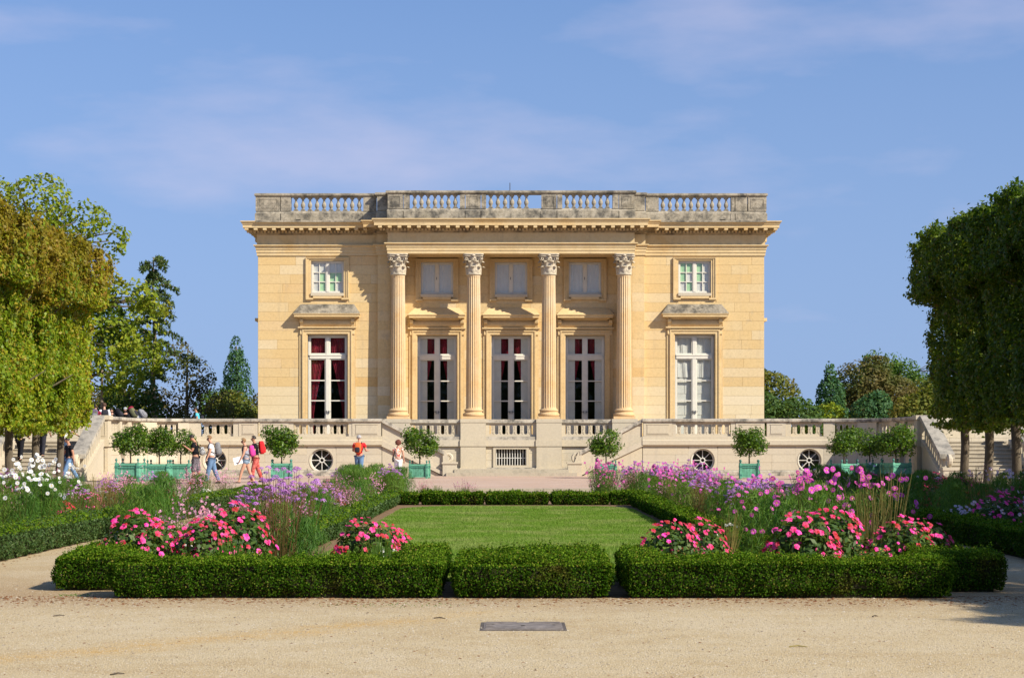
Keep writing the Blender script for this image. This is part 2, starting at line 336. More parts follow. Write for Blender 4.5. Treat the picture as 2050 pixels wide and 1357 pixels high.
def thing(name, label, cat, loc=(0,0,0), group=None, rz=0):
    o = bpy.data.objects.new(name, None); col.objects.link(o); o.location = loc; o.rotation_euler = (0,0,rz)
    o.empty_display_size = 0.2; ORG[o.name] = tuple(loc)
    return tag(o, label, cat, group)
def copy_tree(o, parent=None):
    c = o.copy(); col.objects.link(c); c.parent = parent
    for ch in o.children: copy_tree(ch, c)
    return c
def fast_mesh(name, V, F, mats, mi=None, smooth=False):
    """V (n,3) float, F (m,k) int"""
    me = bpy.data.meshes.new(name); V = np.asarray(V, dtype=np.float32); F = np.asarray(F, dtype=np.int32)
    k = F.shape[1]
    me.vertices.add(len(V)); me.vertices.foreach_set('co', V.ravel())
    me.loops.add(F.size); me.loops.foreach_set('vertex_index', F.ravel())
    me.polygons.add(len(F)); me.polygons.foreach_set('loop_start', np.arange(0, F.size, k, dtype=np.int32))
    for m_ in (mats if isinstance(mats, (list, tuple)) else [mats]): me.materials.append(m_)
    if mi is not None: me.polygons.foreach_set('material_index', np.asarray(mi, dtype=np.int32))
    if smooth: me.polygons.foreach_set('use_smooth', np.ones(len(F), dtype=bool))
    me.update(calc_edges=True); return me
def unit(a): return a/np.maximum(1e-9, np.linalg.norm(a, axis=1, keepdims=True))
def leaf_quads(P, N, ln, wd, jitter=0.8, fold=0.15, up=None, r=rng):
    """one folded rhombic leaf per point, facing roughly along N"""
    n = len(P); N = unit(np.asarray(N, float) + r.normal(0, jitter, (n,3)))
    T = r.normal(0, 1, (n,3)) if up is None else np.tile(np.asarray(up, float), (n,1)) + r.normal(0, 0.45, (n,3))
    T = unit(T - N*np.sum(T*N, axis=1, keepdims=True)); B = np.cross(N, T)
    ln = np.broadcast_to(np.asarray(ln, float), (n,))[:,None]*r.uniform(0.75, 1.25, (n,1)); wd = np.broadcast_to(np.asarray(wd, float), (n,))[:,None]*r.uniform(0.8, 1.2, (n,1))
    a = P - T*ln/2; b = P + B*wd/2 + N*wd*fold; c = P + T*ln/2; d = P - B*wd/2 + N*wd*fold
    V = np.stack([a, b, c, d], axis=1).reshape(-1,3); F = np.arange(4*n).reshape(-1,4)
    return V, F
def join_vf(parts):
    V = []; F = []; o = 0
    for v, f in parts: V.append(v); F.append(f+o); o += len(v)
    return np.concatenate(V), np.concatenate(F)
def vnoise(P, f, seed=0):
    """cheap smooth noise in -1..1"""
    P = np.asarray(P)*f; s = np.zeros(len(P)); rr = np.random.default_rng(seed)
    for k in range(5):
        d = rr.normal(0, 1, 3); s += np.sin(P @ d + rr.uniform(0, 6.28))
    return s/2.6
# ------------------------------------------------------------------ ground
def sheet(name, pts, z, mat_, kind='structure', thick=None):
    mb = MB(); n = len(pts)
    if thick:
        mb.add([(x,y,z) for x,y in pts] + [(x,y,z-thick) for x,y in pts], [tuple(range(n))] + [(i,i+n,(i+1)%n+n,(i+1)%n) for i in range(n)])
    else: mb.add([(x,y,z) for x,y in pts], [tuple(range(n))])
    o = mb.build(name, mat_); o['kind'] = kind; return o

def sand_mat():
    m, nt = new_mat('sandy_gravel'); v = coords(nt)
    big = noise(nt, 0.35, 4, vec=v); mid = noise(nt, 2.2, 6, 0.6, vec=v); fine = noise(nt, 60, 4, 0.7, vec=v)
    c = ramp(nt, maprange(nt, mixc(nt, big, mid, 0.5), 0.40, 0.60), [(0, (0.425, 0.32, 0.175)), (0.5, (0.465, 0.365, 0.215)), (1, (0.49, 0.395, 0.25))])
    # yellow trodden streak running across the gravel, worn earth along the hedge foot
    sp = node(nt, 'ShaderNodeSeparateXYZ'); nt.links.new(v, sp.inputs[0])
    def ma(op, a, b):
        n = node(nt, 'ShaderNodeMath', operation=op)
        for i, x in enumerate((a, b)):
            if isinstance(x, (int, float)): n.inputs[i].default_value = x
            else: nt.links.new(x, n.inputs[i])
        return n.outputs[0]
    wob = ma('MULTIPLY', ma('SUBTRACT', noise(nt, 0.8, 5, 0.65, vec=v), 0.5), 1.5)
    line = ma('ADD', ma('SUBTRACT', sp.outputs['Y'], ma('MULTIPLY', sp.outputs['X'], 1.05)), wob)     # Y - 1.05 X
    st = ma('ABSOLUTE', ma('SUBTRACT', line, 17.75), 0)
    stm = ma('MULTIPLY', ma('MULTIPLY', maprange(nt, st, 0.02, 0.65, 0.9, 0.0), maprange(nt, noise(nt, 3.0, 6, 0.7, vec=v), 0.35, 0.62, 0.25, 1.0)), maprange(nt, sp.outputs['X'], 0.0, -1.2, 0.25, 1.0))
    c = mixc(nt, c, (0.47, 0.295, 0.095), stm)
    rim = ma('MULTIPLY', maprange(nt, ma('ADD', sp.outputs['Y'], wob), 17.3, 18.9, 0.0, 0.8), maprange(nt, sp.outputs['Y'], 19.6, 23, 1.0, 0.25))
    c = mixc(nt, c, (0.30, 0.195, 0.095), rim)
    vor = node(nt, 'ShaderNodeTexVoronoi'); vor.inputs['Scale'].default_value = 75; nt.links.new(v, vor.inputs['Vector'])
    hs = node(nt, 'ShaderNodeSeparateColor'); nt.links.new(vor.outputs['Color'], hs.inputs[0])
    peb = maprange(nt, hs.outputs[0], 0.72, 1.0, 0.0, 0.55)
    c = mixc(nt, c, (0.62, 0.54, 0.42), peb)
    c = mixc(nt, c, (0.20, 0.15, 0.10), maprange(nt, hs.outputs[1], 0.86, 1.0, 0.0, 0.6))
    c = mixc(nt, c, ramp(nt, fine, [(0.3, (0.80, 0.79, 0.77)), (0.5, (1, 1, 1)), (0.7, (1.12, 1.12, 1.12))]), 1.0, 'MULTIPLY')
    h = mixc(nt, mixc(nt, fine, vor.outputs['Distance'], 0.5), noise(nt, 5.0, 5, 0.6, vec=v), 0.35)
    finish(nt, c, 0.95, h, 0.6, 0.03, 0.1); return m
M['sand'] = sand_mat()
def pink_gravel():
    m, nt = new_mat('pinkish_gravel'); v = coords(nt)
    c = ramp(nt, maprange(nt, noise(nt, 0.5, 6, 0.65, vec=v), 0.3, 0.7), [(0, (0.43, 0.30, 0.22)), (1, (0.50, 0.37, 0.29))])
    f = noise(nt, 18, 6, 0.75, vec=v)
    c = mixc(nt, c, (0.30, 0.20, 0.16), maprange(nt, f, 0.5, 0.75, 0, 0.6))
    c = mixc(nt, c, (0.62, 0.50, 0.42), maprange(nt, f, 0.45, 0.25, 0, 0.5))
    finish(nt, c, 0.95, f, 0.5, 0.02, 0.1); return m
M['pink_gravel'] = pink_gravel()
def lawn_mat():
    m, nt = new_mat('lawn_turf'); v = coords(nt)
    sp = node(nt, 'ShaderNodeSeparateXYZ'); nt.links.new(v, sp.inputs[0])
    c = ramp(nt, maprange(nt, noise(nt, 0.6, 5, 0.6, vec=coords(nt, (0.6, 0.35, 1))), 0.3, 0.7), [(0, (0.13, 0.20, 0.030)), (0.6, (0.175, 0.25, 0.042)), (1, (0.225, 0.275, 0.065))])
    c = mixc(nt, c, ramp(nt, noise(nt, 40, 4, 0.7, vec=v), [(0.3, (0.7, 0.72, 0.65)), (0.6, (1.1, 1.1, 1.1))]), 1.0, 'MULTIPLY')
    finish(nt, c, 0.9, noise(nt, 50, 4, vec=v), 0.6, 0.02, 0.15); return m
M['turf'] = lawn_mat()
M['field'] = plain('meadow', (0.07, 0.11, 0.03), 0.95, 0.3, 0.2)

PZ = 0.2                                   # level of the forecourt
TZ = 1.75                                  # level of the terrace
ground = sheet('ground', [(-900,-60),(900,-60),(900,2600),(-900,2600)], 0.0, M['sand'])
meadow = sheet('meadow', [(-880,126),(880,126),(880,2590),(-880,2590)], 0.02, M['field'])
court = sheet('forecourt_path', [(-24,58.3),(24,58.3),(24,112),(-24,112)], PZ, M['pink_gravel'], thick=0.19)

# kerb stones along the forecourt, each a stone of its own
kerb = bpy.data.objects.new('forecourt_kerb', None); col.objects.link(kerb); kerb['kind'] = 'structure'; kerb.location = (0,57.9,0); ORG[kerb.name] = (0,57.9,0)
x = -24.0; i = 0
while x < 24:
    w = random.uniform(1.3, 1.9); y0 = 57.86 + random.uniform(-0.006, 0.006)
    MB().box(x+0.006, x+w-0.006, y0, 58.29, -0.02, PZ+0.012+random.uniform(0,0.008)).build('kerb_stone', M['step'], kerb); x += w
MB().box(-24,24,57.2,57.84,0.0,0.055).build('kerb_footing', M['step'], kerb)

# ------------------------------------------------------------------ mansion
BX = -0.05
man = thing('mansion', 'honey-coloured limestone mansion with four fluted Corinthian columns and roof balustrade', 'building', (BX, 85.0, PZ))
HW = 11.8; WZ0 = TZ-0.05; EZ = 10.40        # half width, wall foot, underside of the architrave
YS, YC, YR, YF = 85.0, 85.7, 84.72, 84.04   # side bays, recessed centre, responds, portico front

def stone_blocks(x0, x1, z0, z1, yf, holes, parent, course=0.43, lmin=0.75, lmax=1.5, mat_='block', depth=0.10, frame=None, rnd=random.Random(5), name='stone_block', root=None):
    """ashlar: every block its own chamfered mesh; holes = (x0,x1,z0,z1)"""
    nc = max(1, round((z1-z0)/course)); ch = (z1-z0)/nc
    for k in range(nc):
        a, b = z0+k*ch, z0+(k+1)*ch
        spans = [(x0, x1)]
        for hx0, hx1, hz0, hz1 in holes:
            if hz0 < b-0.03 and hz1 > a+0.03:
                new = []
                for s0, s1 in spans:
                    if hx1 <= s0 or hx0 >= s1: new.append((s0, s1)); continue
                    if hx0 > s0+0.02: new.append((s0, hx0))
                    if hx1 < s1-0.02: new.append((hx1, s1))
                spans = new
        for s0, s1 in spans:
            n = max(1, round((s1-s0)/rnd.uniform(lmin, lmax)))
            cuts = [s0] + sorted(s0+(s1-s0)*(i+0.5*((k%2)*1.0)*0.9+rnd.uniform(-0.12,0.12))/n for i in range(1, n)) + [s1]
            for c0, c1 in zip(cuts, cuts[1:]):
                if c1-c0 < 0.05: continue
                j = 0.003; ch_ = 0.005; p = rnd.uniform(0, 0.003)
                X0, X1, A, B = c0+j, c1-j, a+j, b-j
                pts = []
                for off, ins in ((-p, ch_), (ch_-p, 0.0), (depth, 0.0)):
                    pts += [(X0+ins, yf+off, A+ins), (X1-ins, yf+off, A+ins), (X1-ins, yf+off, B-ins), (X0+ins, yf+off, B-ins)]
                fs = [(0,1,2,3)] + [(q+4*l, (q+1)%4+4*l, (q+1)%4+4*l+4, q+4*l+4)[::-1] for l in (0,1) for q in range(4)]
                if frame: pts = [frame(*p_) for p_ in pts]
                MB().add(pts, fs).build(name, M['block_pale' if mat_ == 'block' and b < 4.35 and rnd.random() < 0.85 else mat_], parent, root=root)

def wall_with_holes(mb, x0, x1, z0, z1, y0, y1, holes):
    xs = sorted({x0, x1, *[h[0] for h in holes], *[h[1] for h in holes]}); zs = sorted({z0, z1, *[h[2] for h in holes], *[h[3] for h in holes]})
    for a, b in zip(xs, xs[1:]):
        for c, d in zip(zs, zs[1:]):
            mx_, mz = (a+b)/2, (c+d)/2
            if not any(h[0] < mx_ < h[1] and h[2] < mz < h[3] for h in holes): mb.box(a, b, y0, y1, c, d)

WX = 8.56                                   # axis of the side-bay windows
def low_open(cx): return (cx-0.92, cx+0.92, WZ0, 6.72)
def up_open(cx): return (cx-0.76, cx+0.76, 8.66, 10.17)
wall = MB()
for s in (-1, 1):
    cx = BX+s*WX; a, b = sorted((BX+s*6.2, BX+s*HW))
    wall_with_holes(wall, a, b, WZ0, EZ, YS+0.02, YS+0.45, [low_open(cx), up_open(cx)])
    e0, e1 = sorted((BX+s*(HW-0.45), BX+s*(HW-0.02))); wall.box(e0, e1, YS+0.45, 109, WZ0, 11.9)
    r0, r1 = sorted((BX+s*5.0, BX+s*6.195)); wall.box(r0, r1, YR+0.004, YC+0.44, WZ0, EZ)          # respond behind the end column
cent = [low_open(BX+c) for c in (-3.48, 0, 3.48)] + [up_open(BX+c) for c in (-3.48, 0, 3.48)]
wall_with_holes(wall, BX-5.0, BX+5.0, WZ0, EZ-0.02, YC+0.02, YC+0.45, cent)
wall.box(BX-HW+0.02, BX+HW-0.02, 108.6, 109, WZ0, 11.9)
wall.box(BX-HW+0.45, BX+HW-0.45, YS+0.01, YS+0.45, EZ-0.02, 11.9)
wall.build('wall', M['warm'], man)
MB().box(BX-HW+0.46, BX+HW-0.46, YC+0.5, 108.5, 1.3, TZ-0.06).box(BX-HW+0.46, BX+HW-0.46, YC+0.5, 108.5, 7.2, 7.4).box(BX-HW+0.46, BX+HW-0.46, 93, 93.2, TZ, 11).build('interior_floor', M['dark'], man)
MB().box(BX-HW, BX+HW, YF+0.2, 108.9, 11.88, 11.95).build('roof', M['grey'], man)
for s in (-1, 1):
    cx = BX+s*WX; a, b = sorted((BX+s*6.2, BX+s*HW))
    stone_blocks(a, b, WZ0, EZ, YS, [(cx-1.30, cx+1.30, WZ0, 7.10), (cx-1.0, cx+1.0, 8.36, EZ)], man)
    a, b = sorted((BX+s*5.62, BX+s*6.2)); stone_blocks(a, b, WZ0, EZ, YR, [], man, lmin=2, lmax=3)
stone_blocks(BX-5.0, BX+5.0, WZ0, EZ, YC, [(BX+c-1.25, BX+c+1.25, WZ0, 7.10) for c in (-3.48,0,3.48)] + [(BX+c-1.0, BX+c+1.0, 8.36, EZ) for c in (-3.48,0,3.48)], man, lmin=0.6, lmax=1.0)

plan = [(BX+x_, y_) for x_, y_ in [(-HW,109),(-HW,YS),(-6.2,YS),(-6.2,YR),(-5.65,YR),(-5.65,YF),(5.65,YF),(5.65,YR),(6.2,YR),(6.2,YS),(HW,YS),(HW,109)]]
# side elevations carry the same order: a shallow break-forward with window hoods
splan = {}
MB().sweep(plan, [(0.0,10.40),(0.05,10.40),(0.05,10.54),(0.075,10.545),(0.075,10.69),(0.105,10.695),(0.105,10.80),(0.15,10.835),(0.19,10.85),(0.19,10.895),(0.04,10.92)]).box(BX-5.63, BX+5.63, YF+0.02, YC+0.1, 10.403, 10.9).build('architrave', M['entab'], man)
MB().sweep(plan, [(0.04,10.915),(0.04,11.37)]).box(BX-5.66, BX+5.66, YF-0.02, YC, 10.93, 11.4).build('frieze', M['entab'], man)
MB().sweep(plan, [(0.60,11.634),(0.62,11.635),(0.62,11.78),(0.645,11.785),(0.66,11.83),(0.72,11.90),(0.72,11.945),(0.0,11.99)]).build('cornice', M['entab'], man)
MB().sweep(plan, [(0.04,11.36),(0.07,11.365),(0.10,11.42),(0.14,11.44),(0.14,11.56),(0.20,11.58),(0.24,11.632),(0.60,11.634)]).build('bed_moulding', M['soot_shade'], man)
mo = MB()
def modillions(xa, xb, yface):
    n = round((xb-xa)/0.44)
    for k in range(n+1):
        x_ = xa+(xb-xa)*k/n; mo.box(x_-0.085, x_+0.085, yface-0.605, yface-0.2, 11.535, 11.632)
    nd = round((xb-xa)/0.16)
    for k in range(nd+1):
        x_ = xa+(xb-xa)*k/nd; mo.box(x_-0.045, x_+0.045, yface-0.19, yface-0.13, 11.45, 11.548)
modillions(BX-HW-0.45, BX-6.75, YS); modillions(BX+6.75, BX+HW+0.45, YS); modillions(BX-6.0, BX+6.0, YF)
for s in (-1, 1):
    for k in range(30):
        y_ = YS+0.3+k*0.8; a, b = sorted((BX+s*(HW+0.2), BX+s*(HW+0.56))); mo.box(a, b, y_-0.075, y_+0.075, 11.555, 11.633)
o = mo.build('modillion_course', M['entab'], man); o['kind'] = 'stuff'
# side elevations: projecting middle bays with their own cornice, and window hoods seen in profile
for s in (-1, 1):
    def side(y0, y1, z0, z1, out, name, m_='entab'):
        a, b = sorted((BX+s*(HW-0.1), BX+s*(HW+out))); return MB().box(a, b, y0, y1, z0, z1).build(name, M[m_], man)
    side(91, 103, WZ0, 11.36, 0.14, 'side_pavilion', 'warm')
    side(90.5, 103.5, 11.36, 11.62, 0.35, 'side_cornice'); side(90.2, 103.8, 11.64, 11.94, 0.86, 'side_cornice')
    side(90.9, 103.1, 10.42, 10.9, 0.30, 'side_architrave')
    for yy in (88.4, 93.5, 97, 100.5):
        pp = 0.42 if yy < 90 else 0.5
        side(yy-1.4, yy+1.4, 7.5, 7.64, pp, 'side_window_hood'); side(yy-1.2, yy+1.2, 7.1, 7.48, pp*0.5, 'side_window_hood'); side(yy-1.0, yy+1.0, 8.4, 10.3, 0.2 if yy > 90 else 0.08, 'side_window_surround')

# ---- windows
def ring(mb, x0, x1, z0, z1, w, y0, y1, bottom=True):
    mb.box(x0, x0+w, y0, y1, z0, z1); mb.box(x1-w, x1, y0, y1, z0, z1); mb.box(x0+w, x1-w, y0, y1, z1-w, z1)
    if bottom: mb.box(x0+w, x1-w, y0, y1, z0, z0+w)
def french_window(cx, yw, dress):
    Y = yw+0.20; x0, x1 = cx-0.92, cx+0.92; z0, z1 = WZ0+0.05, 6.72
    mb = MB(); ring(mb, x0, x1, z0, z1, 0.075, Y, Y+0.10)
    zt0, zt1 = 5.62, 5.82
    mb.box(x0+0.075, x1-0.075, Y-0.03, Y+0.10, zt0, zt1); mb.box(x0+0.05, x1-0.05, Y-0.05, Y, zt1-0.06, zt1-0.02)
    mb.box(cx-0.07, cx+0.07, Y-0.015, Y+0.09, zt1, z1-0.075); mb.box(cx-0.085, cx+0.085, Y-0.02, Y+0.09, z0+0.075, zt0)
    panes = []
    for s in (-1, 1):
        a, b = sorted((cx+s*0.07, cx+s*0.845)); mb2 = (a, b, zt1, z1-0.075)
        ring(mb, *mb2[:2], zt1+0.001, z1-0.076, 0.055, Y+0.012, Y+0.085); panes.append((a+0.05, b-0.05, zt1+0.05, z1-0.125))
        a, b = sorted((cx+s*0.085, cx+s*0.845)); ring(mb, a, b, z0+0.076, zt0-0.001, 0.055, Y+0.012, Y+0.085)
        mb.box(a+0.05, b-0.05, Y+0.02, Y+0.08, z0+0.12, z0+0.28)
        zr = [z0+0.28, 2.72, 3.66, 4.60, zt0-0.055]
        for k in range(4):
            if k: mb.box(a+0.055, b-0.055, Y+0.015, Y+0.08, zr[k]-0.026, zr[k]+0.026)
            panes.append((a+0.05, b-0.05, zr[k]+0.02, zr[k+1]-0.02 if k < 3 else zr[k+1]+0.01))
    w = mb.build('window', M['white'], man)
    for p in panes: MB().box(p[0], p[1], Y+0.04, Y+0.048, p[2], p[3]).build('pane', M['glass'], w, root=man)
    h = MB()
    for s in (-1, 1): h.box(cx+s*0.05-0.012, cx+s*0.05+0.012, Y-0.07, Y-0.02, 3.05, 3.2).box(min(cx+s*0.05, cx+s*0.16), max(cx+s*0.05, cx+s*0.16), Y-0.075, Y-0.055, 3.14, 3.165)
    h.build('handle', M['rod'], w, root=man)
    Yc = Y+0.20
    def drape(f0, f1, name, mat_, z_lo=WZ0+0.1, z_hi=6.75, folds=9, amp=0.035, Yd=Yc):
        n = 40; m = 8; vs_ = []; fs = []
        for j in range(m+1):
            t = j/m; z = z_hi+(z_lo-z_hi)*t; a, b = f0(t), f1(t)
            for i in range(n+1):
                u = i/n; vs_.append((a+(b-a)*u, Yd+amp*math.sin(u*folds*6.283)+0.02*math.sin(u*17+t*4), z))
        for j in range(m):
            for i in range(n): k = j*(n+1)+i; fs.append((k, k+1, k+n+2, k+n+1))
        MB().add(vs_, fs).build(name, M[mat_], w, smooth=True, root=man)
    if dress in ('crimson', 'shutters'):
        for s in (-1, 1):
            wide = 0.93; e = 0.10 if dress == 'crimson' else 0.22
            f_out = lambda t, s=s: cx+s*wide
            f_in = lambda t, s=s, e=e: cx+s*(e + (wide-0.26-e)*min(1, max(0, (t-0.22)/0.5))**0.8)
            drape(f_in, f_out, 'curtain', 'curtain', Yd=Yc-0.02)
        MB().box(cx-0.95, cx+0.95, Yc+0.12, Yc+0.15, 5.75, 6.85).build('valance', M['curtain'], w, root=man)
    if dress == 'shutters':
        for s in (-1, 1):
            a, b = sorted((cx+s*0.47, cx+s*0.90)); sh = MB().box(a, b, Yc-0.09, Yc-0.07, WZ0+0.1, 6.7)
            for zz in (2.1, 3.1, 4.1, 5.1): sh.box(a+0.06, b-0.06, Yc-0.10, Yc-0.09, zz, zz+0.75)
            sh.build('shutter', M['shutter'], w, root=man)
    if dress == 'linen':
        for s in (-1, 1):
            a, b = sorted((cx+s*0.01, cx+s*0.92)); sh = MB().box(a, b, Yc-0.02, Yc+0.01, WZ0+0.1, 6.7)
            for zz in (2.0, 3.0, 4.0, 5.0, 5.9):
                for q in (0, 1): sh.box(a+0.08+q*0.41, a+0.44+q*0.41, Yc-0.035, Yc-0.02, zz, zz+0.72)
            sh.build('shutter', M['shutter'], w, root=man)
            drape(lambda t, s=s: cx+s*0.0, lambda t, s=s: cx+s*0.92, 'curtain', 'linen', z_lo=4.75, folds=12, amp=0.012, Yd=Yc-0.07)
    return w
def small_window(cx, yw, panes_tint):
    Y = yw+0.10; x0, x1, z0, z1 = up_open(cx); mb = MB(); ring(mb, x0, x1, z0, z1, 0.06, Y, Y+0.10)
    mb.box(cx-0.06, cx+0.06, Y-0.015, Y+0.10, z0+0.06, z1-0.06); panes = []
    for s in (-1, 1):
        a, b = sorted((cx+s*0.06, cx+s*0.70)); ring(mb, a, b, z0+0.06, z1-0.06, 0.045, Y+0.01, Y+0.09)
        if panes_tint:
            xm = (a+b)/2; mb.box(xm-0.018, xm+0.018, Y+0.015, Y+0.085, z0+0.105, z1-0.105)
            zs = [z0+0.1+(z1-z0-0.2)*k/3 for k in range(4)]
            for k in (1, 2): mb.box(a+0.045, b-0.045, Y+0.016, Y+0.084, zs[k]-0.018, zs[k]+0.018)
            for k in range(3):
                for q0, q1 in ((a+0.04, xm-0.01), (xm+0.01, b-0.04)): panes.append((q0, q1, zs[k]+0.01, zs[k+1]-0.01))
        else: panes.append((a+0.04, b-0.04, z0+0.1, z1-0.1))
    w = mb.build('window', M['white'], man)
    for k, p in enumerate(panes):
        g = panes_tint and k in panes_tint
        MB().box(p[0], p[1], Y+0.04, Y+0.047, p[2], p[3]).build('pane', M['glass_green' if g else 'glass'], w, root=man)
    if not panes_tint: MB().box(cx-0.035, cx-0.005, Y-0.035, Y-0.016, (z0+z1)/2-0.06, (z0+z1)/2+0.06).build('handle', M['rod'], w, root=man)
    n = 50; vs_ = []; fs = []
    for j in (0, 1):
        for i in range(n+1): u = i/n; vs_.append((x0+(x1-x0)*u, Y+0.075+0.0035*math.sin(u*60)+0.003*math.sin(u*23), (z0, z1)[j]))
    for i in range(n): fs.append((i, i+1, i+n+2, i+n+1))
    MB().add(vs_, fs).build('blind', M['linen'], w, smooth=True, root=man)
    MB().box(x0-0.05, x1+0.05, Y+0.13, Y+0.16, z0-0.05, z1+0.05).build('backing', M['shutter'], w, root=man)
    MB().box(x0-0.01, x1+0.01, yw-0.10, Y-0.001, z0-0.13, z0).build('sill', M['pale'], w, root=man)

def surround(cx, yw, hood_hw, hood_top, flat=False):
    """moulded stone architrave, frieze, consoles and hood of a tall window, and the upper window's frame"""
    x0, x1 = cx-0.92, cx+0.92
    mb = MB()
    for s in (-1, 1):
        for (w0, w1, pr, zt) in ((0.92, 0.965, 0.03, 6.765), (0.965, 1.10, 0.075, 6.90), (1.10, 1.16, 0.115, 6.96), (1.16, 1.30, 0.045, 7.03)):
            a, b = sorted((cx+s*w0, cx+s*w1)); mb.box(a, b, yw-pr, yw+0.30, WZ0, zt)
    for (w, z0, z1, pr) in ((0.92, 6.72, 6.765, 0.03), (0.965, 6.765, 6.90, 0.075), (1.10, 6.90, 6.96, 0.115)): mb.box(cx-w, cx+w, yw-pr, yw+0.30, z0, z1)
    mb.box(cx-1.16, cx+1.16, yw-0.05, yw+0.2, 6.96, 7.03); mb.box(cx-1.36, cx+1.36, yw-0.17, yw+0.1, 7.03, 7.095)
    mb.build('window_surround', M['warm'], man)
    fr = MB(); n = 8; prof = [(0.06+0.09*math.sin(math.pi*k/n), 7.10+0.32*k/n) for k in range(n+1)]
    fr.sweep([(cx-1.06, yw+0.05), (cx-1.06, yw), (cx+1.06, yw), (cx+1.06, yw+0.05)], prof); fr.build('window_frieze', M['warm'], man)
    for s in (-1, 1):
        cn = MB(); xc = cx+s*1.19
        prof = [(0.0,6.72),(0.06,6.70),(0.10,6.76),(0.08,6.9),(0.09,7.1),(0.14,7.22),(0.24,7.30),(0.27,7.40),(0.27,7.44),(0.0,7.44)]
        poly = [(yw-o_, z_) for o_, z_ in prof]
        m_ = len(poly); cn.add([(xc-0.075, y_, z_) for y_, z_ in poly] + [(xc+0.075, y_, z_) for y_, z_ in poly], [tuple(range(m_)), tuple(range(2*m_-1, m_-1, -1))] + [(i, i+m_, (i+1)%m_+m_, (i+1)%m_) for i in range(m_)])
        for q in (-0.076, 0.076): cn.tube([(xc+q, yw-0.16+0.055*math.cos(t*1.0), 7.33+0.055*math.sin(t*1.0)) for t in np.linspace(0, 5.5, 9)], 0.016, 5)
        cn.build('console', M['warm'], man)
    hd = MB(); hw = hood_hw
    lineh = [(cx-hw+0.5, yw+0.05), (cx-hw+0.5, yw), (cx+hw-0.5, yw), (cx+hw-0.5, yw+0.05)]
    hd.sweep([(cx-hw+0.46, yw+0.02), (cx-hw+0.46, yw), (cx+hw-0.46, yw), (cx+hw-0.46, yw+0.02)], [(0.0,7.42),(0.12,7.425),(0.16,7.46),(0.24,7.48),(0.28,7.53),(0.42,7.535),(0.42,7.61),(0.46,7.66),(0.46,7.69)])
    for k in range(int(hw*2/0.1)-5):
        xx = cx-hw+0.28+k*0.1+0.02; hd.box(xx, xx+0.05, yw-0.255, yw-0.16, 7.465, 7.478+0.045)
    hd.build('window_hood', M['warm'], man)
    tp = MB(); e = hw; t = hw-0.30
    tp.add([(cx-e, yw-0.46, 7.69), (cx+e, yw-0.46, 7.69), (cx+t, yw+0.02, hood_top), (cx-t, yw+0.02, hood_top), (cx-e, yw+0.02, 7.69), (cx+e, yw+0.02, 7.69),
            (cx-t, yw-0.05, hood_top), (cx+t, yw-0.05, hood_top)],
           [(0,1,7,6), (6,7,2,3), (0,6,3,4), (1,5,2,7)]); tp.build('hood_top', M['hood'] if not flat else M['warm'], man)
    a0, a1, b0, b1 = up_open(cx); up = MB()
    ring(up, a0, a1, b0-0.0, b1, 0.0001, yw, yw+0.01)
    for (g, pr) in ((0.0, 0.03), (0.10, 0.065), (0.19, 0.10)):
        w = 0.095 if g < 0.19 else 0.055
        up.box(a0-g-w, a0-g, yw-pr, yw+0.2, b0-0.27, b1+g*0.6+w*0.6); up.box(a1+g, a1+g+w, yw-pr, yw+0.2, b0-0.27, b1+g*0.6+w*0.6); up.box(a0-g, a1+g, yw-pr, yw+0.2, b1+g*0.6, b1+g*0.6+w*0.6)
    up.box(a0-0.24, a0+0.1, yw-0.105, yw+0.1, b0-0.31, b0-0.22); up.box(a1-0.1, a1+0.24, yw-0.105, yw+0.1, b0-0.31, b0-0.22); up.box(a0+0.1, a1-0.1, yw-0.09, yw+0.1, b0-0.25, b0-0.13)
    up.build('upper_window_surround', M['warm'], man)
tints = {-1: {1, 3, 6, 8, 9}, 1: {4, 1, 2, 8, 10, 5}}
for s in (-1, 1):
    cx = BX+s*WX; french_window(cx, YS, 'crimson' if s < 0 else 'linen'); small_window(cx, YS, tints[s]); surround(cx, YS, 1.55, 8.14)
for c in (-3.48, 0, 3.48):
    french_window(BX+c, YC, 'shutters'); small_window(BX+c, YC, None); surround(BX+c, YC, 1.34, 8.02, True)

